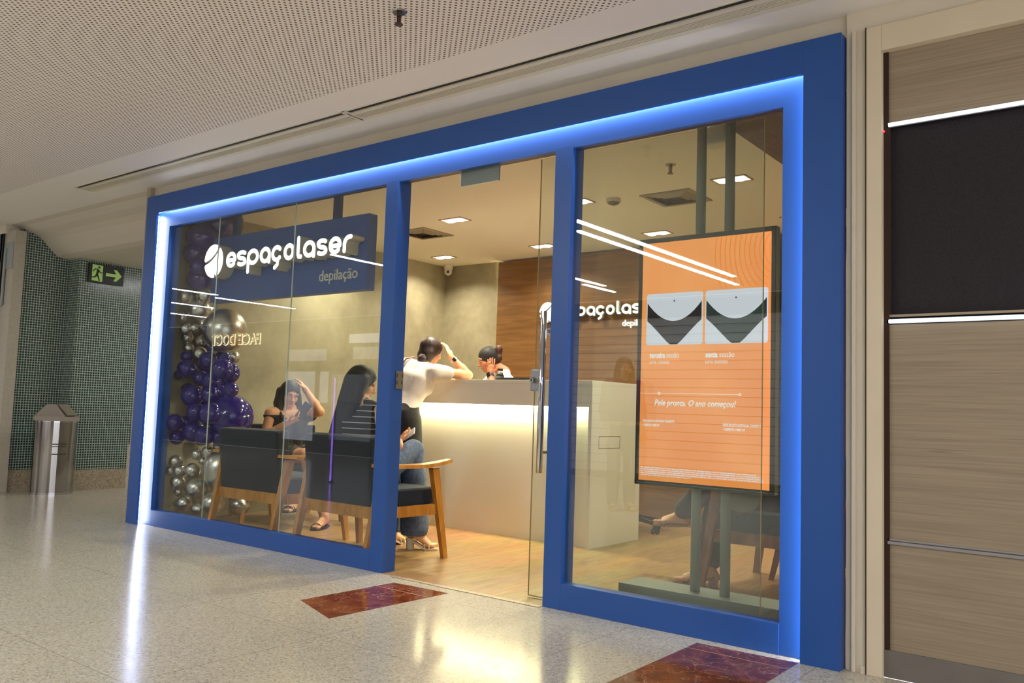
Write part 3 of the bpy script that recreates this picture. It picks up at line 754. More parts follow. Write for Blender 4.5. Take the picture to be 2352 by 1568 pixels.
# dull label band
for zz, aa in ((.50, .012), (.478, .008), (.40, .010)):
    b = BM(); tube(b, (cx_, cy_, zz), (cx_, cy_, zz + aa), .2015, n=48, caps=False)
    kill = [f for f in b.faces if not (-.35 < math.atan2(f.calc_center_median().y - cy_, f.calc_center_median().x - cx_) + .2 < .35)]
    bmesh.ops.delete(b, geom=kill, context='FACES'); obj('printed_band', b, mat('worn_print', srgb(60, 52, 40), .5), t)

# ================================================================== SHOP CEILING THINGS
def downlight(cx, cy, lab, watts=SHOP_W):
    t = T('downlight', lab, 'ceiling lamp', (cx, cy, ZC), 'square twin downlights in the shop ceiling')
    w2, d2 = .125, .075
    b = BM(); box(b, cx - w2, cx + w2, cy - d2, cy - d2 + .012, ZC - .006, ZC + .03); box(b, cx - w2, cx + w2, cy + d2 - .012, cy + d2, ZC - .006, ZC + .03)
    box(b, cx - w2, cx - w2 + .012, cy - d2, cy + d2, ZC - .006, ZC + .03); box(b, cx + w2 - .012, cx + w2, cy - d2, cy + d2, ZC - .006, ZC + .03)
    obj('frame', b, mat('lamp_frame', srgb(190, 150, 110), .5), t)
    b = BM(); box(b, cx - w2 + .01, cx + w2 - .01, cy - d2 + .01, cy + d2 - .01, ZC - .003, ZC - .001); obj('reflector', b, emit('lamp_reflector', (1, .93, .8, 1), 2.2), t)
    for s_ in (-1, 1):
        b = BM(); ball(b, (cx + s_ * .055, cy, ZC - .004), .046, (1, 1, .35)); obj('bulb', b, emit('lamp_bulb', (1, .9, .72, 1), 9.0), t, smooth=True)
    L = bpy.data.lights.new('downlight', 'AREA'); L.shape = 'RECTANGLE'; L.size = .2; L.size_y = .12; L.energy = watts; L.color = WARM; L.spread = math.radians(138)
    lo = bpy.data.objects.new('downlight_lamp', L); COL.objects.link(lo); lo.location = (cx, cy, ZC - .03)
    lo.parent = t; lo.matrix_parent_inverse = Matrix.Translation(Vector((cx, cy, ZC))).inverted()
    return t
gx = {-6.17: 'nearest the left wall', -4.86: 'left of the doorway centre', -3.6: 'above the counter end', -2.34: 'above the screen'}
for x_ in gx:
    for y_ in (1.74, 3.04):
        downlight(x_, y_, 'square recessed twin downlight ' + gx[x_] + (', front row' if y_ < 2 else ', back row'), SHOP_W * (.7 if x_ < -6 else 1.0) if y_ < 2 else SHOP_W * .45)
def vent(cx, cy, lab, r=.2):
    t = T('air_vent', lab, 'air vent', (cx, cy, ZC)); vm = mat('vent_grey', srgb(150, 138, 116), .5)
    b = BM()
    for i, (ro, ri) in enumerate(((r, r - .035),)):
        box(b, cx - ro, cx + ro, cy - ro, cy - ri, ZC - .008, ZC); box(b, cx - ro, cx + ro, cy + ri, cy + ro, ZC - .008, ZC)
        box(b, cx - ro, cx - ri, cy - ri, cy + ri, ZC - .008, ZC); box(b, cx + ri, cx + ro, cy - ri, cy + ri, ZC - .008, ZC)
    obj('frame', b, vm, t)
    obj('throat', box(BM(), cx - r + .035, cx + r - .035, cy - r + .035, cy + r - .035, ZC - .002, ZC - .0005), mat('vent_dark', srgb(70, 62, 48), .8), t)
    for k in range(3):
        ro = r - .045 - k * .035; b = BM()
        for sx_, sy_ in ((0, -1), (1, 0), (0, 1), (-1, 0)):
            if sx_ == 0:
                p = [(cx - ro, cy + sy_ * ro, ZC - .004), (cx + ro, cy + sy_ * ro, ZC - .004), (cx + ro - .02, cy + sy_ * (ro - .02), ZC - .016), (cx - ro + .02, cy + sy_ * (ro - .02), ZC - .016)]
            else:
                p = [(cx + sx_ * ro, cy - ro, ZC - .004), (cx + sx_ * ro, cy + ro, ZC - .004), (cx + sx_ * (ro - .02), cy + ro - .02, ZC - .016), (cx + sx_ * (ro - .02), cy - ro + .02, ZC - .016)]
            vv = [b.verts.new(q_) for q_ in p] + [b.verts.new((q_[0], q_[1], q_[2] + .002)) for q_ in p]
            b.faces.new(vv[:4]); b.faces.new(vv[4:])
            for i in range(4): b.faces.new((vv[i], vv[(i + 1) % 4], vv[4 + (i + 1) % 4], vv[4 + i]))
        obj('vane', b, vm, t)
vent(-2.89, 2.0, 'square four-way air vent in the shop ceiling right of the door'); vent(-5.50, 2.02, 'square four-way air vent in the shop ceiling behind the left mullion')
x_, y_ = -3.31, 1.80
t = T('smoke_detector', 'round white smoke detector on the shop ceiling', 'smoke detector', (x_, y_, ZC))
b = BM(); tube(b, (x_, y_, ZC), (x_, y_, ZC - .028), .056, .056, 28); obj('housing', b, WHITEPL, t)
b = BM(); tube(b, (x_, y_, ZC - .028), (x_, y_, ZC - .042), .05, .035, 28); tube(b, (x_, y_, ZC - .042), (x_, y_, ZC - .05), .02, .012); obj('sensor', b, mat('sensor_grey', srgb(96, 88, 74), .6), t)
def dome(p, dirv, s_, lab):
    t = T('dome_camera', lab, 'security camera', p); p = np.array(p); d_ = unit(dirv)
    b = BM(); tube(b, p, p + V(0, 0, -.045) * s_, .052 * s_, .05 * s_, 28); tube(b, p + V(0, 0, -.045) * s_, p + V(0, 0, -.06) * s_, .05 * s_, .035 * s_, 28); obj('mount', b, WHITEPL, t)
    b = BM(); ball(b, p + V(0, 0, -.075) * s_, .044 * s_); obj('ball', b, WHITEPL, t, smooth=True)
    c_ = p + V(0, 0, -.078) * s_
    b = BM(); tube(b, c_ + d_ * .036 * s_, c_ + d_ * .047 * s_, .016 * s_); obj('lens', b, BLACK, t)
dome((-6.48, 3.46, ZC), (.6, -.75, -.1), 1.0, 'white dome security camera in the back left ceiling corner')
p_ = (-1.93, .62, ZC)
t = T('projector_camera', 'large pale bullet security camera near the front right of the shop ceiling', 'security camera', p_)
b = BM(); tube(b, (p_[0], p_[1], ZC), (p_[0], p_[1], ZC - .05), .045, .055, 24); box(b, p_[0] - .075, p_[0] + .055, p_[1] - .05, p_[1] + .05, ZC - .14, ZC - .045, .02, 3); obj('housing', b, WHITEPL, t)
b = BM()
for k in range(4): box(b, p_[0] - .079, p_[0] - .074, p_[1] - .032, p_[1] + .032, ZC - .128 + k * .018, ZC - .119 + k * .018)
obj('grille', b, mat('grille_grey', srgb(96, 92, 84), .6), t)

# ================================================================== HANGING SIGN
t = T('hanging_sign', 'blue box sign hanging inside the left pane with lit white letters', 'sign', (-5.3, .36, 2.08))
obj('board', box(BM(), -6.27, -4.39, .33, .41, 1.80, 2.335, .002), BLUE_IN, t)
for xx in (-6.01, -4.77): obj('hanger_post', box(BM(), xx - .03, xx + .03, .35, .39, 2.33, ZC), mat('post_blue', srgb(56, 74, 128), .5), t)
def glyphs(x0, zb, xh, ext, parent, y0, y1, faceM, sideM, gap=None, px=None):
    """the shop name in rounded strokes. ext: list of (char, xa, xb) in metres"""
    for ch, xa, xb in ext:
        w_ = xb - xa; t_ = xh * .255; h2 = t_ / 2
        def U(x, z): return (xa + x, zb + z)
        rx = w_ / 2 - h2; rz = xh / 2 - h2; c = (w_ / 2, xh / 2)
        st = []
        if ch == 'o': st = [[U(*p) for p in arc(c[0], c[1], rx, rz, 0, 360, 32)]]
        if ch == 'e': st = [[U(w_ - h2 * 1.1, xh * .47)] + [U(*p) for p in arc(c[0], c[1], rx, rz, 5, 318, 28)], [U(h2, xh * .47), U(w_ - h2 * 1.1, xh * .47)]]
        if ch == 'a': st = [[U(*p) for p in arc(c[0], c[1], rx, rz, 0, 360, 30)], [U(w_ - h2, xh * .5), U(w_ - h2, h2 * .6)]]
        if ch == 'p': st = [[U(*p) for p in arc(c[0], c[1], rx, rz, 0, 360, 30)], [U(h2, xh * .5), U(h2, -xh * .38)]]
        if ch == 'ç': st = [[U(*p) for p in arc(c[0], c[1], rx, rz, 42, 318, 26)], [U(w_ * .62, h2), U(w_ * .60, -xh * .17), U(w_ * .36, -xh * .33)]]
        if ch == 'l': st = [[U(h2, xh * 1.22), U(h2, xh * .28), U(h2 * 1.35, xh * .15), U(w_ - h2, h2)]]
        if ch == 'r': st = [[U(h2, h2), U(h2, xh * .5)] + [U(*p) for p in arc(w_ * .72, xh * .5, w_ * .72 - h2, xh * .5 - h2, 180, 92, 8)] + [U(w_ - h2 * .6, xh - h2)]]
        if ch == 's':
            q1 = arc(c[0], xh * .725, rx * .95, xh * .275 - h2, 35, 180, 10); q2 = arc(c[0], xh * .725, rx * .95, xh * .225, 180, 262, 6)
            q3 = arc(c[0], xh * .275, rx * .95, xh * .225, 82, 0, 6); q4 = arc(c[0], xh * .275, rx * .95, xh * .275 - h2, 0, -145, 10)
            st = [[U(*p) for p in q1 + q2[1:] + q3 + q4[1:]]]
        bm = BM(); bf = BM()
        for s_ in st:
            ribbon(bm, s_, t_, y0 + .002, y1); ribbon(bf, s_, t_ * .98, y0, y0 + .003)
        lo = obj('letter', bm, sideM, parent); obj('lit_face', bf, faceM, lo)
def logo(cx, cz, rx, rz, parent, y0, y1, faceM, sideM):
    up = []; lo = []
    def curve(u): return (-1.02 + 1.62 * u, -.12 + .30 * u + .66 * u ** 2.6)
    g = .085
    cu = [curve(i / 14) for i in range(15)]
    aend = math.atan2(cu[-1][1], cu[-1][0])
    up = [(p[0], p[1] + g) for p in cu if (p[0] ** 2 + (p[1] + g) ** 2) < 1.0]
    a0 = math.atan2(up[-1][1], up[-1][0]); a1 = math.atan2(up[0][1], up[0][0])
    if a1 < 0: a1 += 2 * math.pi
    upp = up + [(math.cos(a0 + (a1 - a0) * i / 24), math.sin(a0 + (a1 - a0) * i / 24)) for i in range(1, 24)]
    lw = [(p[0] + g * .4, p[1] - g) for p in cu if ((p[0] + g * .4) ** 2 + (p[1] - g) ** 2) < 1.0]
    a0 = math.atan2(lw[0][1], lw[0][0]); a1 = math.atan2(lw[-1][1], lw[-1][0])
    if a0 < 0: a0 += 2 * math.pi
    a1 += 2 * math.pi
    mid = []
    for i in range(1, 44):
        an = a0 + (a1 - a0) * i / 44; r_ = 1.0
        if abs(an - math.radians(285)) < .10: r_ = .80
        mid.append((r_ * math.cos(an), r_ * math.sin(an)))
    lww = list(reversed(lw)) and (lw[::-1] + mid)
    for poly in (upp, lww):
        pts = [(cx + p[0] * rx, cz + p[1] * rz) for p in poly]
        bm = BM(); prism_xz(bm, pts, y0 + .002, y1); l_ = obj('logo_lobe', bm, sideM, parent)
        bm = BM(); prism_xz(bm, pts, y0 - .001, y0 + .002); obj('lit_face', bm, faceM, l_)
SIDEM = mat('letter_return', srgb(196, 192, 176), .6)
pxs = [('e', 410, 545), ('s', 550, 685), ('p', 690, 845), ('a', 860, 1005), ('ç', 1015, 1160), ('o', 1180, 1325), ('l', 1355, 1430), ('a', 1440, 1605), ('s', 1620, 1770), ('e', 1785, 1955), ('r', 1975, 2090)]
LX = [(c_, at(450 + a_ / 5.88, 590, y=.215)[0], at(450 + b_ / 5.88, 590, y=.215)[0]) for c_, a_, b_ in pxs]
glyphs(0, 2.043, .127, LX, t, .215, .33, LETTER, SIDEM)
logo(-6.073, 2.115, .128, .135, t, .215, .33, LETTER, SIDEM)
text('small_lettering', 'depilação', .115, (-4.885, .326, 1.885), mat('letter_grey_white', srgb(214, 214, 210), .5), t, ext=.006, width=.41)

# ================================================================== NAME ON THE BACK PANEL
t = T('wall_sign', 'glowing white shop name on the oak wall behind the counter', 'sign', (-4.5, 3.46, 2.0))
f = .78; LX0 = LX[0][1]
def mapx(x): return -5.172 + (x + 6.201) * f
LW_ = [(c_, mapx(a_), mapx(b_)) for c_, a_, b_ in LX]
glyphs(0, 1.962, .099, LW_, t, 3.452, 3.485, LETTERW, SIDEM)
logo(-5.072, 2.018, .100, .105, t, 3.452, 3.485, LETTERW, SIDEM)
text('small_lettering', 'depilação', .09, (-4.20, 3.486, 1.848), LETTERW, t, ext=.006, width=.33)
# warm LED line behind the oak panel edge
t = tag(obj('led_strip', box(BM(), -5.794, -5.784, 3.53, 3.545, 0, 2.60), emit('warm_panel_led', (1, .86, .42, 1), 7)), 'warm LED line behind the left edge of the oak wall panel', 'led strip')

# ================================================================== COUNTER
t = T('reception_counter', 'white reception counter with a glowing light band under its ledge', 'counter', (-4.3, 2.1, 0))
CX0, CX1, CY0, CY1 = -5.35, -3.41, 1.73, 2.47
obj('front_panel', box(BM(), CX0, CX1 - .03, CY0 + .045, CY0 + .075, 0, 1.15), WHITECOUNTER, t)
b = BM(); box(b, CX0, CX1 - .0305, CY0, CY0 + .20, 1.04, 1.2128, .003); obj('upper_fascia', b, WHITECOUNTER, t)
b = BM(); box(b, CX0, CX1, CY0 - .004, CY0 + .26, 1.213, 1.242, .002); obj('ledge', b, WHITECOUNTER, t)
b = BM(); box(b, CX1 - .03, CX1, CY0, CY1, 0, 1.213, .002); sp_ = obj('end_panel', b, WHITECOUNTER, t)
b = BM(); ln_ = .003
for a_ in ((1.837, 2.15, .823, .827), (1.837, 2.15, .733, .737)): box(b, CX1 - .0005, CX1 + .001, a_[0], a_[1], a_[2], a_[3])
box(b, CX1 - .0005, CX1 + .001, 1.837, 1.841, .733, .827); box(b, CX1 - .0005, CX1 + .001, 2.146, 2.15, .733, .827)
obj('hatch_outline', b, mat('outline_brown', srgb(126, 96, 54), .6), sp_)
obj('end_ledge', box(BM(), CX1 - .26, CX1, CY0 + .257, CY1, 1.2132, 1.242, .002), WHITECOUNTER, t)
obj('light_line', box(BM(), CX0, CX1 - .03, CY0 + .012, CY0 + .042, 1.034, 1.0395), emit('counter_led', (1.0, .92, .50, 1), COUNTER_LED), t)
obj('desk_top', box(BM(), CX0, CX1 - .03, CY0 + .075, CY0 + .70, .74, .765), WHITECOUNTER, t)
obj('end_panel', box(BM(), CX0, CX0 + .03, CY0, CY1, 0, 1.213), WHITECOUNTER, t)
# things on the counter
x_, y_ = at(1148, 870, y=1.93)[:2]
t = T('water_bottle', 'black steel sports bottle with a pale neck band on the counter', 'bottle', (x_, y_, .765))
zz = .765
b = BM(); tube(b, (x_, y_, 1.235 - .0), (x_, y_, 1.275), .038, .038, 24); tube(b, (x_, y_, 1.275), (x_, y_, 1.312), .038, .022, 24); obj('body', b, BLACK, t, smooth=True)
b = BM(); tube(b, (x_, y_, 1.312), (x_, y_, 1.326), .022, .021, 24); obj('neck_band', b, mat('band_cream', srgb(196, 190, 160), .4), t)
b = BM(); tube(b, (x_, y_, 1.326), (x_, y_, 1.344), .024, .024, 24); obj('cap', b, BLACK, t)
t.location = (x_, y_, 1.235)
for ch_ in t.children: ch_.matrix_parent_inverse = Matrix.Translation(Vector((x_, y_, 1.235))).inverted()
p_ = at(1163, 869, y=1.90); p2_ = at(1236, 870, y=1.90)
t = T('laptop', 'black laptop lying open on the counter, only its rim showing', 'laptop', (p_[0] + .15, 1.92, 1.235))
obj('base', box(BM(), p_[0], p_[0] + .34, 1.82, 1.97, 1.2425, 1.266, .002), BLACK, t)
# office chair caster behind the counter
x_, y_ = -3.48, 2.86
t = T('office_chair', 'black office chair behind the counter, one caster showing', 'chair', (x_ - .28, y_ + .05, 0))
cc = V(x_ - .28, y_ + .05, 0); b = BM()
for k in range(5):
    an = math.radians(-10 + 72 * k); e_ = cc + V(math.cos(an) * .30, math.sin(an) * .30, .085); beam(b, cc + V(0, 0, .13), e_, .05, .04, .03, .025)
obj('star_base', b, BLACK, t)
for k in range(5):
    an = math.radians(-10 + 72 * k); e_ = cc + V(math.cos(an) * .30, math.sin(an) * .30, .028)
    b = BM(); tube(b, e_ + V(.012, 0, 0), e_ + V(.026, 0, 0), .028); tube(b, e_ - V(.012, 0, 0), e_ - V(.026, 0, 0), .028); tube(b, e_ + V(0, 0, .02), e_ + V(0, 0, .07), .012); obj('caster', b, BLACK, t)
b = BM(); tube(b, cc + V(0, 0, .12), cc + V(0, 0, .42), .028); obj('gas_lift', b, GREYMETAL, t)
b = BM(); box(b, cc[0] - .24, cc[0] + .24, cc[1] - .23, cc[1] + .23, .42, .50, .03, 3); obj('seat', b, FABRIC, t)
b = BM(); box(b, cc[0] - .22, cc[0] + .22, cc[1] + .22, cc[1] + .27, .58, 1.05, .02, 3); beam(b, cc + V(0, .2, .46), cc + V(0, .26, .62), .06, .02); obj('backrest', b, FABRIC, t)

# ================================================================== SCREEN TOTEM
Y0 = .40
t = T('display_totem', 'tall grey display totem with a glowing orange advert behind the right pane', 'display screen', (-1.9, Y0 + .05, 0))
b = BM(); box(b, -2.36, -1.49, Y0 - .02, Y0 + .20, 0.001, .105, .004); obj('base', b, mat('totem_base_grey', srgb(120, 126, 116), .5), t)
for xx, xt in ((-1.962, -1.955), (-1.80, -1.795)):
    b = BM(); tube(b, (xx, Y0 + .075, .10), (xx, Y0 + .075, ZC), .026, n=24); obj('pole', b, GREYMETAL, t, smooth=True)
b = BM(); box(b, -2.287, -1.522, Y0 + .004, Y0 + .05, .63, 1.952, .004); box(b, -2.287, -1.522, Y0 + .10, Y0 + .13, .66, 1.92, .003); hs = obj('housing', b, GREYMETAL, t)
b = BM()
for a_ in ((-2.285, -2.262, .632, 1.95), (-1.545, -1.524, .632, 1.95), (-2.285, -1.524, .632, .655), (-2.285, -1.524, 1.925, 1.95)): box(b, a_[0], a_[1], Y0 - .004, Y0 + .006, a_[2], a_[3], .002)
obj('bezel', b, DARKMETAL, t)
q = NT('lit_advert_orange', .3)
q.t.nodes.remove(q.b); X = q.xyz()
dx = q.math('SUBTRACT', X[0], -1.50); dz = q.math('SUBTRACT', X[2], 1.84)
rr = q.math('SQRT', q.math('ADD', q.math('MULTIPLY', dx, dx), q.math('MULTIPLY', q.math('MULTIPLY', dz, dz), 0.65)))
rg = q.math('LESS_THAN', q.math('FRACT', q.math('DIVIDE', rr, .026)), .22)
rg = q.math('MULTIPLY', rg, q.math('MULTIPLY', q.math('LESS_THAN', rr, .35), q.math('GREATER_THAN', X[2], 1.66)))
bc = q.ramp(q.noise(1.8, det=3), [(.35, srgb(226, 132, 66)), (.65, srgb(238, 152, 86))])
cc_ = q.mix(rg, bc, srgb(232, 124, 46))
e_ = q.n('ShaderNodeEmission'); q.l(cc_, e_.inputs[0]); e_.inputs[1].default_value = 1.42
q.l(e_.outputs[0], q.t.nodes['Material Output'].inputs[0])
sc_ = obj('screen', box(BM(), -2.262, -1.545, Y0 - .001, Y0 + .003, .655, 1.925), q.m, t)
EW = emit('screen_white', (.86, .84, .95, 1), .95); EWT = emit('screen_text', (1, .93, .92, 1), 1.0); EB = emit('screen_black', srgb(38, 36, 46), .6); EG = emit('screen_dark_green', srgb(40, 62, 62), .8)
def rrect(x0, x1, z0, z1, r):
    P = []
    for cx, cz, a0 in ((x1 - r, z1 - r, 0), (x0 + r, z1 - r, 90), (x0 + r, z0 + r, 180), (x1 - r, z0 + r, 270)): P += arc(cx, cz, r, r, a0, a0 + 90, 5)
    return P
for x0, x1, km in ((-2.233, -1.906, EB), (-1.892, -1.560, EG)):
    pt = obj('picture', prism_xz(BM(), rrect(x0, x1, 1.372, 1.648, .014), Y0 - .002, Y0 - .001), EW, sc_)
    w_ = x1 - x0; mid = (x0 + x1) / 2
    top = [(x0 + .006 + (w_ - .012) * i / 16, 1.498 + .10 * abs(2 * i / 16 - 1) ** 2.0) for i in range(17)]
    bot = [(x1 - .006, 1.51), (x1 - .05, 1.465), (mid + .06, 1.405), (mid + .025, 1.374), (mid - .025, 1.374), (mid - .06, 1.405), (x0 + .05, 1.465), (x0 + .006, 1.51)]
    bm = BM(); a = top; n_ = len(a)
    up_ = [bm.verts.new((p[0], Y0 - .0035, p[1])) for p in a]
    lowf = lambda x: 1.374 + max(0, abs(x - mid) - .025) * 1.0 if abs(x - mid) < .13 else 1.479 + (abs(x - mid) - .13) * .8
    dn_ = [bm.verts.new((p[0], Y0 - .0035, min(p[1] - .004, lowf(p[0])))) for p in a]
    for i in range(n_ - 1): bm.faces.new((up_[i], up_[i + 1], dn_[i + 1], dn_[i]))
    bmesh.ops.solidify(bm, geom=bm.faces[:], thickness=.0008)
    obj('garment_shape', bm, km, pt)
    bm = BM(); tube(bm, (mid, Y0 - .0032, 1.605), (mid, Y0 - .002, 1.605), .005, n=10); obj('navel', bm, emit('screen_skin_shadow', srgb(150, 110, 120), .6), pt)
def scr(s_, x, z, size, wd, sh=0.0, off=0.0): text('caption', s_, size, (x, Y0 - .0022, z), EWT, sc_, ext=.0004, width=wd, shear=sh, off=off)
scr('terceira', -2.210, 1.304, .040, .092, 0, .0016); scr('sessão', -2.110, 1.304, .040, .072)
scr('sexta', -1.887, 1.304, .040, .066, 0, .0016); scr('sessão', -1.812, 1.304, .040, .080)
scr('DATA: 13/03/2025', -2.209, 1.272, .022, .115); scr('DATA: 25/09/2025', -1.887, 1.272, .022, .12)
scr('Pele pronta. O ano começou!', -2.175, 1.052, .044, .455, .25, .0008)
scr('ESPECIALISTA NATHALIA CHIOFETTI', -2.243, .962, .018, .185, 0, .0004); scr('• CREFITO 190817-F', -2.243, .940, .018, .10, 0, .0004)
scr('ESPECIALISTA NATHALIA CHIOFETTI', -1.787, .956, .018, .20, 0, .0004); scr('• CREFITO 190817-F', -1.787, .934, .018, .115, 0, .0004)
b = BM(); box(b, -2.262, -1.70, Y0 - .003, Y0 - .001, 1.1145, 1.1165)
for xx in (-2.148, -1.70):
    pp = arc(xx, 1.1155, .006, .006, 0, 360, 16); ribbon(b, pp, .003, Y0 - .004, Y0 - .002, (False, False))
obj('timeline', b, EWT, sc_)
random.seed(3)
rows = [.720, .710, .700, .690, .680]
for r_, z_ in enumerate(rows):
    b = BM(); x = -2.250; end = (-1.615, -1.580, -1.580, -1.575, -1.955)[r_]
    while x < end:
        w_ = random.choice((.012, .018, .026, .034, .042)); w_ = min(w_, end - x + .004)
        n = max(2, int(w_ / .0042))
        for k in range(n):
            h_ = random.choice((.0046, .0046, .0064)); box(b, x + k * .0042, x + k * .0042 + .0034, Y0 - .0028, Y0 - .001, z_, z_ + h_)
        x += n * .0042 + .0032
    oo = obj('fine_print_line', b, emit('screen_fine_print', (.95, .78, .80, 1), .95), sc_)
# ================================================================== ARMCHAIRS
def make_chair(label, group, loc, rotz, wood=CHAIRWOOD, fab=FABRIC):
    t = T('armchair', label, 'armchair', loc, group, rotz)
    L = dict(parent=t, local=True)
    for s_ in (-1, 1):
        # front leg: floor to arm
        b = BM(); leg4(b, (s_ * .385, .215, .60), (s_ * .425, .305, 0), .042, .062, .030, .040); obj('leg', b, wood, **L)
        # rear leg: splayed back, carries the arm
        b = BM(); leg4(b, (s_ * .365, -.215, .60), (s_ * .350, -.345, 0), .042, .065, .030, .042); obj('leg', b, wood, **L)
        # arm with upturned tip
        b = BM(); n_ = 10; rows_ = []
        for i in range(n_ + 1):
            u = i / n_; y = -.30 + .66 * u; z = .603 + .030 * (2 * u - 1) ** 2 * (1 if u > .5 else .35); w_ = .030 + .026 * math.sin(math.pi * min(1, .15 + u * .85))
            rows_.append([b.verts.new((s_ * (.375 + .012 * u) + dx, y, z + dz)) for dx, dz in ((-w_, 0), (w_, 0), (w_ * .9, .022), (-w_ * .9, .022))])
        for i in range(n_):
            for j in range(4): b.faces.new((rows_[i][j], rows_[i][(j + 1) % 4], rows_[i + 1][(j + 1) % 4], rows_[i + 1][j]))
        b.faces.new(rows_[0]); b.faces.new(rows_[-1])
        obj('armrest', b, wood, **L)
        b = BM(); leg4(b, (0, 0, 0), (0, 0, .001), .001, .001, .001, .001); b.clear()
        beam(b, (s_ * .378, -.24, .325), (s_ * .392, .24, .325), .030, .068); obj('side_rail', b, wood, **L)
    b = BM(); beam(b, (-.36, -.262, .325), (.36, -.262, .325), .026, .075); obj('rear_rail', b, wood, **L)
    b = BM(); beam(b, (-.385, .235, .325), (.385, .235, .325), .026, .062); obj('front_rail', b, wood, **L)
    b = BM(); box(b, -.352, .352, -.24, .30, .345, .465, .028, 3); o_ = obj('seat', b, fab, smooth=False, **L)
    b = BM(); box(b, -.335, .335, -.055, .055, 0, .46, .026, 3)
    bmesh.ops.rotate(b, verts=b.verts, cent=(0, 0, 0), matrix=Matrix.Rotation(math.radians(6), 3, 'X')); bmesh.ops.translate(b, verts=b.verts, vec=(0, -.215, .345))
    obj('backrest', b, fab, **L)
    return t
chA = make_chair('charcoal armchair with honey wood frame by the left pane, nearest the balloons', None, (-5.30, .385, 0), math.radians(2))
def copy_chair(label, loc, rz, wood=None, fab=None):
    t = chA.copy(); COL.objects.link(t); t.location = loc; t.rotation_euler = (0, 0, rz); t['label'] = label
    for ch in list(chA.children):
        c = ch.copy(); COL.objects.link(c); c.parent = t
    return t
copy_chair('charcoal armchair with honey wood frame holding the long-haired seated woman', (-4.315, .385, 0), math.radians(-1))
copy_chair('charcoal armchair against the left wall holding the woman with raised arm', (-6.10, 1.04, 0), math.radians(-110))
make_chair('brown wood armchair with blue-grey seat behind the display totem', None, (-1.86, 1.385, 0), math.radians(90), DARKWOOD, FABRIC2)
# low side table glimpsed behind it
t = T('side_table', 'low dark wooden side table behind the brown armchair, its tapered legs showing', 'table', (-1.85, 1.93, 0))
for dx, dy in ((-.15, -.30), (-.22, .14), (.20, -.22), (.18, .22)):
    b = BM(); leg4(b, (-1.85 + dx * .6, 1.93 + dy * .6, .40), (-1.85 + dx, 1.93 + dy, 0), .045, .045, .026, .026); obj('leg', b, DARKWOOD, t)
b = BM(); tube(b, (-1.85, 1.93, .39), (-1.85, 1.93, .42), .19, n=40); obj('table_top', b, DARKWOOD, t)

# ================================================================== BALLOON COLUMN
t = T('balloon_column', 'column of silver and dark purple balloons in the left corner behind the glass', 'balloons', (-6.2, .35, 0))
# px, py, radius px, depth y, colour, sx, sz
BL = [(499, 513, 46, .50, 'p', 1, 1), (420, 552, 36, .34, 'p', 1, 1), (437, 583, 27, .30, 'p', 1, 1), (456, 612, 19, .26, 'p', 1, 1), (443, 643, 32, .36, 'p', 1, 1), (480, 600, 30, .46, 'p', 1, 1), (478, 652, 24, .44, 'p', 1, 1),
      (420, 681, 21, .24, 's', 1, 1), (469, 679, 19, .36, 's', 1, 1), (450, 712, 28, .36, 's', 1, 1), (418, 729, 12, .24, 's', .9, 1.2), (427, 755, 14, .20, 's', 1, 1), (447, 753, 11, .24, 's', 1, 1), (429, 774, 15, .28, 's', 1, 1),
      (516, 759, 50, .42, 's', 1, 1.02), (470, 745, 20, .42, 's', 1, 1), (432, 799, 14, .3, 's', 1, 1), (458, 812, 17, .34, 's', 1, 1), (460, 782, 16, .40, 's', 1, 1),
      (428, 819, 13, .26, 'p', 1, 1), (428, 846, 21, .24, 'p', 1, 1), (410, 861, 11, .24, 'p', 1, 1), (479, 828, 21, .34, 'p', 1, 1), (517, 825, 14, .30, 'p', 1, 1), (511, 848, 24, .26, 'p', 1, 1), (529, 856, 22, .34, 'p', 1, 1.1), (537, 820, 14, .42, 's', 1, 1),
      (486, 874, 22, .32, 'p', 1, 1), (461, 868, 18, .34, 'p', 1, 1), (531, 895, 17, .28, 'p', 1, 1), (441, 909, 25, .26, 'p', 1, 1), (484, 906, 21, .30, 'p', 1, 1), (420, 893, 14, .34, 'p', 1, 1), (506, 900, 16, .36, 'p', 1, 1),
      (531, 957, 50, .40, 'p', 1, 1.02), (450, 946, 21, .26, 'p', 1, 1), (485, 950, 26, .22, 'p', 1, 1), (401, 970, 20, .16, 'p', 1, 1), (406, 1004, 17, .20, 'p', 1, 1), (445, 990, 26, .28, 'p', 1, 1), (470, 1000, 22, .24, 'p', 1, 1), (505, 1003, 20, .34, 'p', 1, 1), (428, 970, 16, .32, 'p', 1, 1),
      (452, 1043, 13, .26, 's', 1, 1), (477, 1037, 13, .30, 's', 1, 1), (502, 1026, 13, .38, 's', 1, 1), (523, 1020, 9, .42, 's', 1, 1), (465, 1058, 9, .30, 's', 1, 1), (403, 1059, 15, .20, 's', 1, 1), (391, 1080, 11, .18, 's', 1, 1), (413, 1081, 14, .18, 's', 1, 1), (441, 1080, 17, .24, 's', 1, 1),
      (506, 1078, 40, .36, 's', 1, 1.2), (410, 1107, 19, .22, 's', 1, 1), (411, 1129, 11, .24, 's', 1, 1), (450, 1121, 23, .24, 's', 1, 1), (423, 1156, 18, .22, 's', 1, 1), (408, 1157, 11, .28, 's', 1, 1), (456, 1170, 15, .22, 's', 1, 1), (489, 1156, 26, .26, 's', 1, 1), (549, 1161, 23, .55, 's', 1, 1)]
random.seed(11)
for k_ in range(22):
    BL.append((random.uniform(418, 520), 812 + k_ * 9.3, random.uniform(14, 23), .50, 'p', 1, 1))
for k_ in range(9):
    BL.append((random.uniform(425, 500), 1040 + k_ * 15, random.uniform(11, 17), .48, 's', 1, 1))
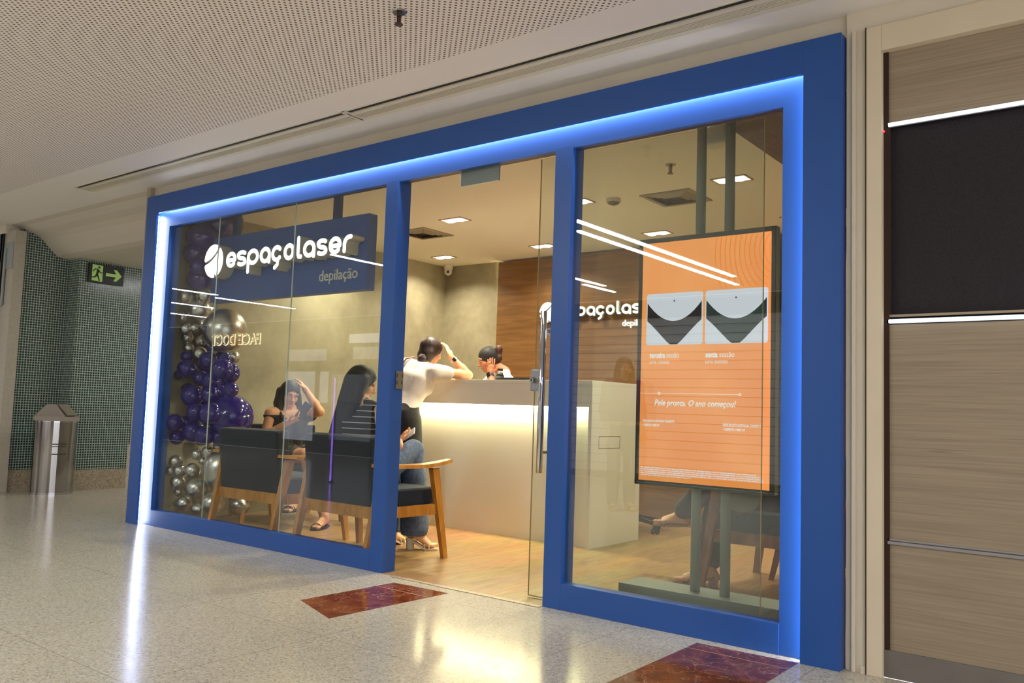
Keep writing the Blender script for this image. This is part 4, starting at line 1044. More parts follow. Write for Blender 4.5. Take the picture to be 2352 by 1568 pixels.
for k_ in range(8):
    BL.append((random.uniform(425, 490), 660 + k_ * 18, random.uniform(12, 18), .48, 's', 1, 1))
b = BM(); tube(b, (-6.30, .42, 0.005), (-6.30, .42, 2.3), .012, n=12); obj('support_pole', b, GREYMETAL, t)
for i, (px, py, pr, yy, c_, sx, sz) in enumerate(BL):
    p = at(px, py, y=yy); r_ = pr * mpp(p)
    if p[0] - r_ < -6.59: p[0] = -6.59 + r_
    if p[1] - r_ < .06: p[1] = .062 + r_
    if p[2] - r_ * sz < .005: p[2] = .005 + r_ * sz
    b = BM(); ball(b, p, r_, (sx, sx, sz), 32, 20)
    # teardrop toward the column core
    core = V(-6.28, .42, p[2]); d_ = unit(core - p)
    for v in b.verts:
        q_ = np.array(v.co) - p; a_ = float(q_ @ d_) / r_
        if a_ > .6: v.co = Vector(p + q_ + d_ * (a_ - .6) ** 2 * r_ * .6)
    ob = obj('balloon', b, SILVER if c_ == 's' else PURPLE, t, smooth=True)
    if pr > 35: ob['label'] = ('big chrome silver balloon' if c_ == 's' else 'big dark purple balloon')

# ================================================================== PEOPLE
def frame(f, u):
    f = unit(f); u = unit(np.array(u, float) - f * (np.array(u, float) @ f)); return np.array([np.cross(f, u), f, u])   # right, forward, up
def head_prims(F, c, A, s=1.0, e=0.0):
    P = lambda x, y, z: c + s * (A[0] * x + A[1] * y + A[2] * z)
    F.ell(P(0, -.012, .030), A, V(.072, .092, .084) * s, .01); F.ell(P(0, .030, -.030), A, V(.056, .062, .080) * s, .02)
    F.cone(P(-.018, .060, -.090), P(.018, .060, -.090), .020 * s, k=.02); F.cone(P(0, .086, .016), P(0, .106, -.026), .008 * s, .012 * s, .008)
    F.cone(P(-.014, .094, -.030), P(.014, .094, -.030), .008 * s, k=.006)
    for q_ in (-1, 1):
        F.cone(P(q_ * .014, .083, .030), P(q_ * .044, .072, .030), .009 * s, k=.014)
        F.ell(P(q_ * .030, .0955, .010), A, V(.015, .010, .0075) * s, .010, 'sub')
        F.ell(P(q_ * .042, .056, -.022), A, V(.020, .022, .022) * s, .02)
        F.ell(P(q_ * .072, -.010, -.004), A, V(.010, .022, .031) * s, .005)
    F.cone(P(-.016, .084, -.058), P(.016, .084, -.058), .0095 * s, k=.006)
def face_parts(root, c, A, s=1.0):
    P = lambda x, y, z: c + s * (A[0] * x + A[1] * y + A[2] * z)
    R3 = Matrix((tuple(A[0]), tuple(A[1]), tuple(A[2]))).transposed()
    for q_ in (-1, 1):
        b = BM(); ball(b, P(q_ * .030, .0795, .010), .0115 * s, (1.2, .8, .42), 14, 10, R3); e_ = obj('eye', b, mat('eye_white', srgb(214, 206, 198), .3), root, smooth=True)
        b = BM(); ball(b, P(q_ * .030, .0865, .0095), .0048 * s, (1, .6, .85), 12, 8, R3); obj('iris', b, EYE, e_, smooth=True)
        b = BM(); pr = [P(q_ * .014, .0885, .030), P(q_ * .030, .0865, .035), P(q_ * .046, .0745, .030)]
        tube(b, pr[0], pr[1], .0022 * s, .0026 * s, 8); tube(b, pr[1], pr[2], .0026 * s, .0012 * s, 8); obj('eyebrow', b, HAIR, root)
        b = BM(); tube(b, P(q_ * .019, .0865, .0175), P(q_ * .042, .081, .0165), .0022 * s, n=6); obj('eyelash', b, HAIR, root)
    b = BM(); ball(b, P(0, .0915, -.0575), .0085 * s, (2.3, .55, .75), 16, 10, R3); obj('lips', b, LIPS, root, smooth=True)
def hand_prims(F, w_, d, n, side, curl=.5, s=1.0, spread=.0, thumb=1.0):
    """w_ wrist, d direction of the fingers, n palm normal (fingers curl toward it), side = +1/-1 thumb side along n x d"""
    d = unit(d); n = unit(n - d * (n @ d)); t_ = np.cross(n, d) * side
    F.cone(w_, w_ + d * .03 * s, .026 * s, .026 * s, .015)
    F.ell(w_ + d * .052 * s, np.array([t_, d, n]), V(.038, .048, .015) * s, .012)
    for i, (o_, L_) in enumerate(((.030, .070), (.0105, .080), (-.0100, .074), (-.029, .058))):
        p = w_ + (d * .088 + t_ * o_) * s; dd = unit(d + t_ * (o_ * (7 + spread * 12))); r_ = .0080 * s
        for k, fr in enumerate((.42, .32, .26)):
            a_ = curl * (.5, .9, .7)[k]
            dd2 = unit(dd * math.cos(a_) + n * math.sin(a_)); q_ = p + dd2 * L_ * fr * s
            F.cone(p, q_, r_, r_ * .93, .003); p = q_; dd = dd2; r_ *= .93
            nn = n
    p = w_ + (d * .03 + t_ * .028) * s; q_ = p + unit(t_ * .8 + d * .7 + n * .25 * thumb) * .042 * s; F.cone(p, q_, .012 * s, .0105 * s, .006)
    F.cone(q_, q_ + unit(t_ * .25 + d + n * .3 * thumb) * .030 * s, .0105 * s, .009 * s, .003)
def torso(F, J, e=0.0, k=.03):
    sd = unit(J['shR'] - J['shL']); ch = (J['shR'] + J['shL']) / 2 - V(0, 0, .0)
    dn = unit(J['waist'] - ch); fr = J['front']
    F.cone(J['shL'] + dn * .015, J['shR'] + dn * .015, .050 + e, k=k)
    for q_ in (-.062, .062):
        F.cone(ch + sd * q_ + dn * .10, J['waist'] + sd * q_ * .72, .090 + e, .078 + e, k)
        F.cone(J['waist'] + sd * q_ * .72, J['pelvis'] + sd * q_ * 1.1, .078 + e, .098 + e, k)
    for q_ in (-.07, .07): F.ell(ch + sd * q_ + dn * .14 + fr * .065, np.array([sd, fr, -dn]), V(.058, .055, .058) + e, k)
def arm(F, J, s_, e=0.0, frac=1.0, k=.015, fore=True):
    a, b_, c_ = J['sh' + s_], J['el' + s_], J['wr' + s_]
    if frac >= 1: F.cone(a, b_, .046 + e, .037 + e, k)
    else: F.cone(a, a + (b_ - a) * frac, .048 + e, .044 + e, k)
    if fore: F.cone(b_, b_ + (c_ - b_) * .35, .038 + e, .038 + e, k); F.cone(b_ + (c_ - b_) * .35, c_, .038 + e, .025 + e, k)
def legp(F, J, s_, e=0.0, flare=0.0, k=.02, to=1.0):
    h_, kn, an = J['hip' + s_], J['kn' + s_], J['an' + s_]
    F.cone(h_, kn, .085 + e, .056 + e, k); m_ = kn + (an - kn) * .35
    F.cone(kn, m_, .054 + e, .054 + e + flare * .3, k); F.cone(m_, kn + (an - kn) * to, .054 + e + flare * .3, .036 + e + flare, k)
def foot(F, J, s_, k=.012):
    an, to = J['an' + s_], J['toe' + s_]; d = unit(V(to[0] - an[0], to[1] - an[1], 0)); sd = V(d[1], -d[0], 0)
    hl = an - d * .035 + V(0, 0, -.045)
    F.cone(an, hl, .036, .030, k); F.cone(an + V(0, 0, -.02), to - d * .06 + V(0, 0, .012), .034, .022, k)
    for q_ in (-.022, 0, .02): F.cone(an + sd * q_ * .5 + V(0, 0, -.045), to - d * .05 + sd * q_, .022, .018, k)
    for i, q_ in enumerate((-.030, -.014, 0, .013, .025)): F.cone(to - d * (.052 - .002 * i) + sd * q_, to - d * (.004 + .006 * i) + sd * q_, .0105 if i else .013, .0095 if i else .012, .003)
def bounds(J, pad=.2):
    P = np.array([v for k_, v in J.items() if k_ not in ('front', 'face', 'up')]); return P.min(0) - pad, P.max(0) + pad
def skin_mesh(root, J, mat_, hands, feet=('L', 'R'), s=.95, h=.006, extra=None):
    lo, hi = bounds(J); F = Field(lo, hi, h); A = frame(J['face'], J.get('up', V(0, 0, 1)))
    head_prims(F, J['head'], A, s)
    F.cone(J['head'] - A[2] * .05 * s - A[1] * .02, J['neck'], .047, .052, .02); torso(F, J)
    for q_ in ('L', 'R'):
        arm(F, J, q_); legp(F, J, q_, to=1.0)
        F.cone(J['neck'], J['sh' + q_], .035, .04, .03)
    for q_ in feet: foot(F, J, q_)
    for hd in hands: hand_prims(F, *hd)
    if extra: extra(F)
    o_ = link('body', F.mesh('body'), mat_, root)
    face_parts(root, J['head'], A, s); return A
def cloth(root, name, J, fn, mat_, h=.008, pad=.25, box_=None):
    lo, hi = box_ if box_ else bounds(J, pad); F = Field(lo, hi, h); fn(F); return link(name, F.mesh(name), mat_, root)
def hair_cap(F, J, A, s=.95, e=.012, low=-.03):
    c = J['head']; P = lambda x, y, z: c + s * (A[0] * x + A[1] * y + A[2] * z)
    F.ell(P(0, -.018, .034), A, (V(.072, .094, .084)) * s + e, .01)
    F.ell(P(0, -.045, low), A, V(.066, .060, .070) * s + e * .6, .02)
def hair_face_cut(F, J, A, s=.95, top=.062):
    c = J['head']; P = lambda x, y, z: c + s * (A[0] * x + A[1] * y + A[2] * z)
    F.ell(P(0, .115, top - .095), A, V(.066, .085, .100) * s, .008, 'sub')

# ---- the woman standing at the counter
root = T('person', 'woman in white t-shirt and black trousers leaning on the counter, hand to her head', 'person', (-5.0, 1.42, 0))
J = dict(head=V(-5.0, 1.66, 1.478), face=V(.25, .93, -.28), up=V(.22, 0, 1), neck=V(-5.01, 1.565, 1.345), shR=V(-4.80, 1.52, 1.295), shL=V(-5.12, 1.50, 1.352),
         elR=V(-4.695, 1.80, 1.282), wrR=V(-4.80, 1.69, 1.428), elL=V(-5.28, 1.78, 1.285), wrL=V(-5.08, 1.86, 1.275), waist=V(-5.05, 1.43, 1.05), pelvis=V(-5.04, 1.38, .93),
         hipR=V(-4.95, 1.38, .88), hipL=V(-5.12, 1.38, .88), knR=V(-4.93, 1.44, .50), knL=V(-5.13, 1.40, .50), anR=V(-4.92, 1.38, .085), anL=V(-5.14, 1.34, .085), toeR=V(-4.90, 1.56, .02), toeL=V(-5.15, 1.52, .02), front=V(.1, .99, -.1))
A = skin_mesh(root, J, SKIN_B, [(V(-4.80, 1.69, 1.428), V(-.52, .0, .85), V(-.7, -.2, -.4), 1, .25, .98, .0, .3), (V(-5.08, 1.86, 1.275), V(1, .1, -.05), V(0, 0, -1), -1, .3, .95)], h=.005)
def f_(F):
    torso(F, J, .012); arm(F, J, 'R', .016, .34, fore=False); arm(F, J, 'L', .016, .4, fore=False); F.cut(V(0, 1.4, .995), V(0, .1, -1)); F.cut(J['neck'] + V(0, 0, .035), V(.05, .5, 1))
    F.cone(J['neck'], J['shR'], .045, .05, .03); F.cone(J['neck'], J['shL'], .045, .05, .03); F.ell(J['neck'] + V(0, .03, .06), np.eye(3), V(.056, .056, .05), .01, 'sub')
cloth(root, 'tshirt', J, f_, WHITESHIRT, .006)
def f_(F):
    for q_ in (-.06, .06): F.cone(J['waist'] + V(q_ * .8, 0, -.01), J['pelvis'] + V(q_, 0, 0), .082, .108, .03)
    legp(F, J, 'R', .016, .05); legp(F, J, 'L', .016, .05); F.cut(V(0, 0, 1.045), V(0, 0, 1)); F.cut(V(0, 0, .03), V(0, 0, -1))
cloth(root, 'trousers', J, f_, BLACKPANTS, .008)
def f_(F):
    hair_cap(F, J, A, .95, .013, -.05); hair_face_cut(F, J, A); c_ = J['head']
    F.cone(c_ + V(.02, -.05, -.02), c_ + V(-.01, -.06, -.10), .06, .035, .02)
hr = cloth(root, 'hair', J, f_, HAIRB, .005, box_=(J['head'] - .2, J['head'] + .2))
def f_(F):
    c_ = at(971, 825, y=1.555); F.ell(c_, np.eye(3), V(.047, .044, .046), .01)
    for k_ in range(7):
        a_ = k_ * .9; F.cone(c_ + V(math.cos(a_), 0, math.sin(a_)) * .036 + V(0, -.012, 0), c_ + V(math.cos(a_ + 1.2), -.3, math.sin(a_ + 1.2)) * .030, .013, .010, .004)
cloth(root, 'hair_bun', J, f_, HAIRB, .004, box_=(V(-5.2, 1.4, 1.28), V(-4.9, 1.72, 1.55)))
wv = unit(J['wrR'] - J['elR']); wc = J['wrR'] - wv * .035
b = BM(); tube(b, wc - wv * .011, wc + wv * .011, .0325, n=28); sb = obj('smartwatch', b, mat('watch_band_beige', srgb(222, 192, 168), .5), root)
nrm = unit(V(.5, -.8, .3) - wv * (V(.5, -.8, .3) @ wv)); b = BM(); beam(b, wc - wv * .020 + nrm * .034, wc + wv * .020 + nrm * .034, .032, .012, up=tuple(nrm)); obj('watch_case', b, mat('rose_case', srgb(214, 180, 160), .3, .6), sb)
b = BM(); beam(b, wc - wv * .016 + nrm * .0405, wc + wv * .016 + nrm * .0405, .025, .002, up=tuple(nrm)); obj('watch_face', b, BLACK, sb)
b = BM(); pts_ = [V(-5.10, 1.42, 1.06), V(-5.135, 1.40, 1.22), V(-5.11, 1.415, 1.34), V(-5.075, 1.45, 1.405), V(-5.06, 1.52, 1.42)]
for a_, c_ in zip(pts_[:-1], pts_[1:]): tube(b, a_ + V(0, -.005, 0), c_ + V(0, -.005, 0), .007, n=10)
obj('shoulder_strap', b, TANLEATHER, root)

# ---- receptionist behind the counter
root = T('person', 'receptionist in white jacket with a bun, resting her cheek on her hand behind the counter', 'person', (-4.62, 2.62, 0))
hd_ = at(1122, 826, y=2.22)
J = dict(head=V(hd_[0], 2.22, hd_[2]), face=V(-.62, -.66, -.36), up=V(.16, .1, 1), neck=V(-4.70, 2.30, 1.335), shL=V(-4.60, 2.22, 1.245), shR=V(-4.90, 2.38, 1.27),
         elL=V(-4.60, 2.05, 1.09), wrL=V(-4.715, 2.12, 1.305), elR=V(-5.02, 2.22, 1.08), wrR=V(-4.86, 2.08, 1.09), waist=V(-4.66, 2.50, 1.03), pelvis=V(-4.63, 2.60, .90),
         hipL=V(-4.55, 2.56, .86), hipR=V(-4.72, 2.64, .86), knL=V(-4.54, 2.52, .48), knR=V(-4.74, 2.62, .48), anL=V(-4.53, 2.58, .085), anR=V(-4.75, 2.68, .085), toeL=V(-4.60, 2.42, .02), toeR=V(-4.86, 2.54, .02), front=V(-.55, -.80, -.2))
A = skin_mesh(root, J, SKIN_D, [(J['wrL'], V(.05, .02, 1), V(-.75, .5, 0), 1, .18, .9, -.35, .0), (J['wrR'], V(.6, -.7, 0), V(0, 0, -1), -1, .4, .95)], h=.005, s=.93)
def f_(F):
    torso(F, J, .014, .04); arm(F, J, 'R', .016, 1.0); arm(F, J, 'L', .014, .8, fore=False); F.cone(J['neck'], J['shR'], .045, .05, .03); F.cone(J['neck'], J['shL'], .045, .05, .03)
    F.cut(V(0, 0, .86), V(0, 0, -1)); F.ell(J['neck'] + V(-.06, -.07, .08), np.eye(3), V(.045, .045, .045), .01, 'sub')
cloth(root, 'jacket', J, f_, PINKSHIRT, .006)
def f_(F): legp(F, J, 'R', .012, .01); legp(F, J, 'L', .012, .01); F.cone(J['hipL'] + V(0, 0, .04), J['hipR'] + V(0, 0, .04), .10, k=.02)
cloth(root, 'trousers', J, f_, BLACKPANTS, .009)
def f_(F): hair_cap(F, J, A, .93, .010, -.02); hair_face_cut(F, J, A, .93, .058)
cloth(root, 'hair', J, f_, HAIR, .005, box_=(J['head'] - .2, J['head'] + .2))
def f_(F):
    c1 = at(1146, 802, y=2.26); c2 = at(1146, 822, y=2.26); F.ell(c1, np.eye(3), V(.032, .032, .040), .015); F.ell(c2, np.eye(3), V(.028, .028, .034), .015); F.cone(c1, c2, .026, .024, .015)
cloth(root, 'hair_bun', J, f_, HAIRR, .004, box_=(J['head'] - .2, J['head'] + .2))
wv = unit(J['wrL'] - J['elL']); wc = J['wrL'] - wv * .012
b = BM(); tube(b, wc - wv * .011, wc + wv * .011, .031, n=28); sb = obj('smartwatch', b, BLACK, root)
nrm = unit(V(.1, -1, .1) - wv * (V(.1, -1, .1) @ wv)); b = BM(); beam(b, wc - wv * .018 + nrm * .032, wc + wv * .018 + nrm * .032, .030, .010, up=tuple(nrm)); obj('watch_case', b, mat('dark_case', srgb(40, 38, 40), .2, .5), sb)

# ---- long-haired woman seated with her back to the pane
root = T('person', 'seated woman seen from behind, long straight dark hair, striped black top and jeans', 'person', (-4.34, .38, 0))
J = dict(head=V(-4.425, .37, 1.150), face=V(.62, .70, -.36), neck=V(-4.40, .345, 1.03), shR=V(-4.235, .36, .965), shL=V(-4.545, .35, .965), elR=V(-4.15, .46, .74), wrR=V(-4.30, .60, .76),
         elL=V(-4.60, .45, .72), wrL=V(-4.46, .60, .76), waist=V(-4.38, .34, .70), pelvis=V(-4.36, .34, .545), hipR=V(-4.27, .38, .535), hipL=V(-4.45, .38, .535), knR=V(-4.30, .77, .690), knL=V(-4.49, .78, .59),
         anR=V(-4.255, .77, .155), anL=V(-4.50, .74, .13), toeR=V(-4.12, .86, .035), toeL=V(-4.49, .93, .035), front=V(.1, .99, -.1))
A = skin_mesh(root, J, SKIN_B, [(J['wrR'], V(.15, .90, .30), V(-.6, .0, .8), -1, .8, .95), (J['wrL'], V(.75, .6, .2), V(0, .2, .9), 1, .7, .95)], h=.006)
def f_(F):
    torso(F, J, .012); F.cut(V(0, 0, .56), V(0, 0, -1)); F.cone(J['neck'] + V(.05, 0, -.01), J['shR'], .034, .046, .02); F.cone(J['neck'] + V(-.05, 0, -.01), J['shL'], .034, .046, .02)
    F.cone(J['shR'] + V(.042, -.06, .03), J['shR'] + V(.052, .02, -.09), .035, k=.01, op='sub'); F.cone(J['shL'] + V(-.042, -.06, .03), J['shL'] + V(-.052, .02, -.09), .035, k=.01, op='sub')
cloth(root, 'striped_top', J, f_, STRIPED, .007)
b = BM()
for sg, sh_ in ((1, J['shR']), (-1, J['shL'])):
    pp = [sh_ + V(sg * (.018 + .018 * math.cos(a_)), -.062 * math.cos(a_) - .002, -.035 + .085 * math.sin(a_)) for a_ in np.linspace(-1.5, 1.5, 12)]
    for a_, c_ in zip(pp[:-1], pp[1:]): tube(b, a_, c_, .0055, n=8)
obj('armhole_trim', b, mat('cream_trim', srgb(218, 210, 198), .8), root)
def f_(F):
    for q_ in (-.06, .06): F.cone(J['waist'] + V(q_ * .8, 0, -.05), J['pelvis'] + V(q_, 0, 0), .085, .108, .03)
    legp(F, J, 'R', .02, .045); legp(F, J, 'L', .02, .045); F.cut(V(0, 0, .66), V(0, -.6, 1)); F.cut(V(0, 0, .10), V(0, 0, -1)); F.cone(J['anR'] + V(0, 0, -.06), J['anR'] + V(0, 0, .02), .03, op='sub', k=.005)
cloth(root, 'jeans', J, f_, DENIM, .008)
def f_(F):
    hair_cap(F, J, A, .95, .014, -.03); c_ = J['head']
    for k_ in range(-3, 4):
        o_ = k_ * .026
        F.cone(c_ + V(o_ * .75 - .015, -.035 - .02 * (1 - abs(k_) / 3), .045 - .008 * abs(k_)), V(-4.455 + o_ * .85, .285, 1.02), .052, .036, .014); F.cone(V(-4.455 + o_ * .85, .285, 1.02), V(-4.545 + o_ * .8, .262, .76 + .012 * abs(k_)), .034, .012, .006)
    hair_face_cut(F, J, A, .95, .06)
cloth(root, 'hair', J, f_, HAIR, .006, box_=(V(-4.75, .15, .6), V(-4.2, .6, 1.35)))
# cream block-heel sandals
def sandal(root, an, to, mt, heel=.06, name='sandal', thick=.014):
    d = unit(V(to[0] - an[0], to[1] - an[1], 0)); sd = V(d[1], -d[0], 0); hl = V(an[0], an[1], 0) - d * .045
    b = BM(); zt = to[2] - .012; zh = max(heel, .012)
    P0 = hl; n_ = 8; L = []
    tip = V(to[0], to[1], 0) + d * .012; Ln = np.linalg.norm(tip - P0)
    for i in range(n_ + 1):
        u = i / n_; w_ = .030 + .014 * math.sin(math.pi * min(1, u * .9 + .05)); z = zh * (1 - min(1, u / .62)) ** 1.0 + .001
        if u > .9: w_ *= .75
        c_ = P0 + d * Ln * u; L.append([b.verts.new(tuple(c_ + sd * sg * w_ + V(0, 0, z + dz))) for sg, dz in ((-1, 0), (1, 0), (1, thick), (-1, thick))])
    for i in range(n_):
        for j in range(4): b.faces.new((L[i][j], L[i][(j + 1) % 4], L[i + 1][(j + 1) % 4], L[i + 1][j]))
    b.faces.new(L[0]); b.faces.new(L[-1]); s_ = obj(name, b, mt, root)
    if heel > .02:
        b = BM(); tube(b, tuple(hl + d * .022 + V(0, 0, .0005)), tuple(hl + d * .018 + V(0, 0, zh + .004)), .027, .031, 20); obj('heel', b, mt, s_)
    b = BM()
    for u, rr_, zz_ in ((.60, .036, .030), (.74, .038, .022)):
        c_ = P0 + d * Ln * u; pp = [c_ + sd * rr_ * 1.12 * math.cos(a_) + V(0, 0, zz_ * .3 + (rr_) * math.sin(a_) * 1.0 + (zh * (1 - min(1, u / .62)))) for a_ in np.linspace(0, math.pi, 12)]
        for a_, e_ in zip(pp[:-1], pp[1:]): beam(b, a_, e_, .022, .005, up=tuple(d))
    obj('strap', b, mt, s_); return s_
sandal(root, J['anR'] + V(0, 0, 0), J['toeR'], CREAM, .075); sandal(root, J['anL'], J['toeL'], CREAM, .075)
ph = at(930, 1024, y=.70); t = T('phone', 'pale phone held over the knee of the seated woman in jeans', 'phone', tuple(V(-4.27, .70, .80)))
b = BM(); beam(b, V(-4.30, .68, .785), V(-4.225, .70, .835), .070, .008, up=(-.4, -.8, .5)); obj('case', b, mat('phone_pale', srgb(206, 212, 222), .3), t)

# ---- woman with a phone in the chair at the left wall
root = T('person', 'seated woman in a black top, phone in one hand, other hand in her hair', 'person', (-6.12, 1.05, 0))
J = dict(head=V(-6.075, 1.035, 1.068), face=V(.93, -.30, -.28), up=V(.1, .12, 1), neck=V(-6.10, 1.05, .965), shR=V(-6.115, .88, .905), shL=V(-6.00, 1.215, .915), elR=V(-6.10, .815, .70), wrR=V(-5.955, .935, .832),
         elL=V(-5.93, 1.255, .935), wrL=V(-6.02, 1.165, 1.115), waist=V(-6.14, 1.07, .70), pelvis=V(-6.15, 1.07, .545), hipR=V(-6.10, .99, .53), hipL=V(-6.07, 1.15, .53), knR=V(-5.70, .94, .57), knL=V(-5.68, 1.06, .60),
         anR=V(-5.44, .95, .10), anL=V(-5.62, .80, .22), toeR=V(-5.38, .80, .025), toeL=V(-5.56, .66, .15), front=V(.94, -.30, 0))
J['elL'] = V(-5.86, 1.20, .93)
A = skin_mesh(root, J, SKIN_A, [(J['wrR'], V(.75, .55, .35), V(-.2, .2, .9), -1, .7, .95), (J['wrL'], V(-.45, -.15, .6), V(-.7, -.4, -.2), -1, .4, .9)], h=.005)
def f_(F):
    torso(F, J, .011); F.cut(J['shR'] + V(0, 0, -.012), V(0, 0, 1)); F.ell(J['neck'] + J['front'] * .08 + V(0, 0, -.05), np.eye(3), V(.07, .07, .06), .01, 'sub'); F.cut(V(0, 0, .62), V(0, 0, -1))
    for q_ in ('R', 'L'):
        c_ = J['sh' + q_] * .6 + J['neck'] * .4; F.cone(c_ + V(.03, 0, -.06) + J['front'] * .06, c_ + V(0, 0, .035), .013, k=.005); F.cone(c_ + V(0, 0, .035), c_ + V(-.06, 0, -.06), .013, k=.005)
cloth(root, 'top', J, f_, BLACKTOP, .006)
def f_(F):
    for q_ in ('R', 'L'): F.cone(J['hip' + q_], J['hip' + q_] + (J['kn' + q_] - J['hip' + q_]) * .6, .100, .085, .03)
    F.cone(J['waist'] + V(0, 0, -.04), J['pelvis'], .10, .115, .03); F.cone(J['hipL'], J['hipR'], .105, k=.03)
sk = cloth(root, 'skirt', J, f_, SKIRT, .007)
b = BM()
for k_ in range(14):
    p_ = V(-5.80 + .004 * math.sin(k_), .88 + .014 * k_, .640 + .008 * math.sin(k_ * .9)); ball(b, p_, .0055, u=8, v=6)
obj('stud_row', b, CHROME, sk)
def f_(F):
    hair_cap(F, J, A, .95, .016, -.04); c_ = J['head']; r_, fw, up_ = A
    for sg in (-1, 1):
        for k_ in range(3):
            st_ = c_ + r_ * sg * (.072) - fw * (.03 * k_) + up_ * .01
            md = c_ + r_ * sg * (.088) - fw * (.025 * k_ - .0) - V(0, 0, .10); en = c_ + r_ * sg * (.072 if sg > 0 else .05) + fw * (.045 - .035 * k_) - V(0, 0, .265 if sg > 0 else .16)
            F.cone(st_, md, .030, .034, .015); F.cone(md, en, .034, .018, .012)
    hair_face_cut(F, J, A, .95, .066)
cloth(root, 'hair', J, f_, HAIR, .005, box_=(J['head'] - V(.25, .25, .33), J['head'] + .22))
sandal(root, J['anR'], J['toeR'], BLACKLEATHER, .0); sandal(root, J['anL'] + V(0, 0, 0), J['toeL'], BLACKLEATHER, .0).location = (0, 0, .13)
b = BM(); tube(b, J['wrR'] - unit(J['wrR'] - J['elR']) * .03, J['wrR'] - unit(J['wrR'] - J['elR']) * .018, .0285, n=24); obj('wristwatch', b, mat('gold_watch', srgb(210, 196, 150), .3, .7), root)
pc = V(-5.845, 1.01, .935)
t = T('phone', 'black phone held up by the woman with her hand in her hair', 'phone', tuple(pc))
b = BM(); beam(b, pc - V(.03, .03, .065), pc + V(.03, .03, .065), .072, .009, up=(.75, -.65, 0)); obj('case', b, mat('phone_black', srgb(34, 36, 38), .35), t)

# ---- person in the brown armchair behind the totem
root = T('person', 'seated person in black trousers and tan sandals, legs crossed, hidden behind the orange screen', 'person', (-1.82, 1.385, 0))
J = dict(head=V(-1.80, 1.36, 1.10), face=V(-.96, -.1, -.25), neck=V(-1.76, 1.37, .985), shR=V(-1.75, 1.54, .92), shL=V(-1.75, 1.20, .92), elR=V(-1.84, 1.60, .70), wrR=V(-2.04, 1.50, .66), elL=V(-1.84, 1.14, .71), wrL=V(-2.03, 1.26, .67),
         waist=V(-1.72, 1.38, .70), pelvis=V(-1.75, 1.385, .545), hipR=V(-1.82, 1.47, .53), hipL=V(-1.82, 1.30, .53), knR=V(-2.19, 1.24, .64), knL=V(-2.20, 1.28, .535), anR=V(-2.44, 1.26, .395), anL=V(-2.19, 1.14, .105), toeR=V(-2.60, 1.24, .335), toeL=V(-2.385, 1.10, .03), front=V(-.98, 0, 0))
def ex(F): pass
A = skin_mesh(root, J, SKIN_A, [(J['wrR'], V(-.7, -.5, -.1), V(0, 0, -1), -1, .4, .95), (J['wrL'], V(-.7, .5, -.1), V(0, 0, -1), 1, .4, .95)], h=.006)
def f_(F): torso(F, J, .014); arm(F, J, 'R', .012, .6, fore=False); arm(F, J, 'L', .012, .6, fore=False); F.cut(V(0, 0, .56), V(0, 0, -1))
cloth(root, 'blouse', J, f_, mat('beige_blouse', srgb(176, 160, 140), .85), .008)
def f_(F): F.cone(J['hipL'], J['hipR'], .112, k=.02); legp(F, J, 'R', .014, .012, to=.9); legp(F, J, 'L', .014, .02, to=.86)
cloth(root, 'trousers', J, f_, BLACKPANTS, .007)
def f_(F): hair_cap(F, J, A, .95, .014, -.03); hair_face_cut(F, J, A, .95, .06); F.cone(J['head'] + V(.07, 0, 0), J['head'] + V(.10, 0, -.2), .05, .03, .02)
cloth(root, 'hair', J, f_, HAIR, .006, box_=(J['head'] - .28, J['head'] + .22))
sandal(root, J['anL'], J['toeL'], TANLEATHER, .055)
sd_ = sandal(root, V(-2.44, 1.26, .06), V(-2.60, 1.24, .03), TANLEATHER, .0); sd_.location = (0, 0, .305)
# round bag on the seat
t = T('handbag', 'round grey woven handbag on the seat of the brown armchair', 'bag', (-1.97, 1.08, .46))
c_ = V(-1.97, 1.07, .575); nd = unit(V(.36, -.93, .0))
b = BM(); tube(b, c_ - nd * .035, c_ + nd * .035, .118, n=48); bg = obj('body', b, mat('bag_grey', srgb(122, 120, 108), .7), t)
b = BM(); pp = [c_ + nd * .036 + (V(nd[1] * -1, nd[0], 0) * math.cos(a_) + V(0, 0, 1) * math.sin(a_)) * .116 for a_ in np.linspace(0, 2 * math.pi, 49)]
for a_, e_ in zip(pp[:-1], pp[1:]): tube(b, a_, e_, .006, n=8)
obj('stitched_rim', b, mat('bag_rim', srgb(92, 76, 64), .8), t)
b = BM(); beam(b, c_ + nd * .0365 + V(-.02, -.008, .06), c_ + nd * .0365 + V(.02, .008, .06), .002, .012); obj('logo_plate', b, mat('bag_plate', srgb(74, 70, 60), .5), t)

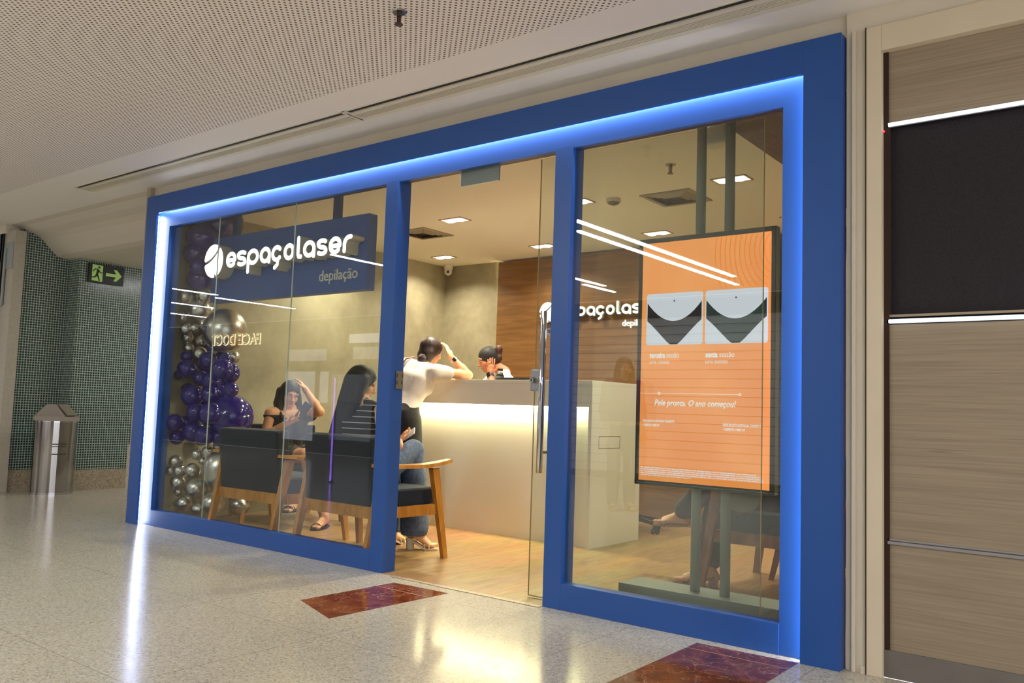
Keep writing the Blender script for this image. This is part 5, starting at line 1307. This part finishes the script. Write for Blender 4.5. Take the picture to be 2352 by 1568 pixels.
# ---- woman standing across the corridor, mirrored in the right pane
mp = at(1432, 846, y=4.2)
root = T('person', 'long-haired woman in magenta blouse standing out in the corridor, mirrored in the right pane', 'person', (float(mp[0]), .065 - 4.2, 0))
X0, Y0_ = float(mp[0]), .065 - 4.2
Q = lambda x, y, z: V(X0 + x * .66 + y * .75, Y0_ - x * .75 + y * .66, z)     # x = her left/right, y = forward
J = dict(head=Q(0, .03, float(mp[2])), face=V(.75, .66, -.03), neck=Q(0, 0, 1.36), shR=Q(.17, 0, 1.30), shL=Q(-.17, 0, 1.30), elR=Q(.21, 0, 1.04), wrR=Q(.19, .10, .82), elL=Q(-.21, 0, 1.04), wrL=Q(-.19, .10, .82),
         waist=Q(0, 0, 1.03), pelvis=Q(0, 0, .89), hipR=Q(.08, 0, .84), hipL=Q(-.08, 0, .84), knR=Q(.09, .01, .47), knL=Q(-.09, .01, .47), anR=Q(.09, 0, .085), anL=Q(-.09, 0, .085), toeR=Q(.10, .17, .02), toeL=Q(-.10, .17, .02), front=V(.75, .66, 0))
A = skin_mesh(root, J, SKIN_B, [(J['wrR'], V(0, .1, -1), V(-.3, -.3, 0), 1, .4, .95), (J['wrL'], V(0, .1, -1), V(-.3, .3, 0), -1, .4, .95)], h=.006)
def f_(F): torso(F, J, .014); arm(F, J, 'R', .014, 1.0); arm(F, J, 'L', .014, 1.0); F.cut(V(0, 0, .92), V(0, 0, -1)); F.cone(J['neck'], J['shR'], .045, .05, .03); F.cone(J['neck'], J['shL'], .045, .05, .03)
cloth(root, 'blouse', J, f_, MAGENTA, .008)
def f_(F): F.cone(J['hipL'], J['hipR'], .10, k=.02); F.cone(J['pelvis'], J['waist'] - V(0, 0, .06), .10, .09, .02); legp(F, J, 'R', .012, .01); legp(F, J, 'L', .012, .01)
cloth(root, 'trousers', J, f_, DENIMD, .009)
def f_(F):
    hair_cap(F, J, A, .95, .016, -.04)
    for sg in (-1, 1): F.cone(J['head'] + A[0] * sg * .07, J['head'] + A[0] * sg * .10 - V(0, 0, .22), .038, .03, .02)
    F.cone(J['head'] - A[1] * .06, J['head'] - A[1] * .09 - V(0, 0, .25), .07, .05, .02); hair_face_cut(F, J, A, .95, .066)
cloth(root, 'hair', J, f_, HAIR, .006, box_=(J['head'] - .32, J['head'] + .22))
sandal(root, J['anR'], J['toeR'], BLACKLEATHER, .0, 'shoe'); sandal(root, J['anL'], J['toeL'], BLACKLEATHER, .0, 'shoe')
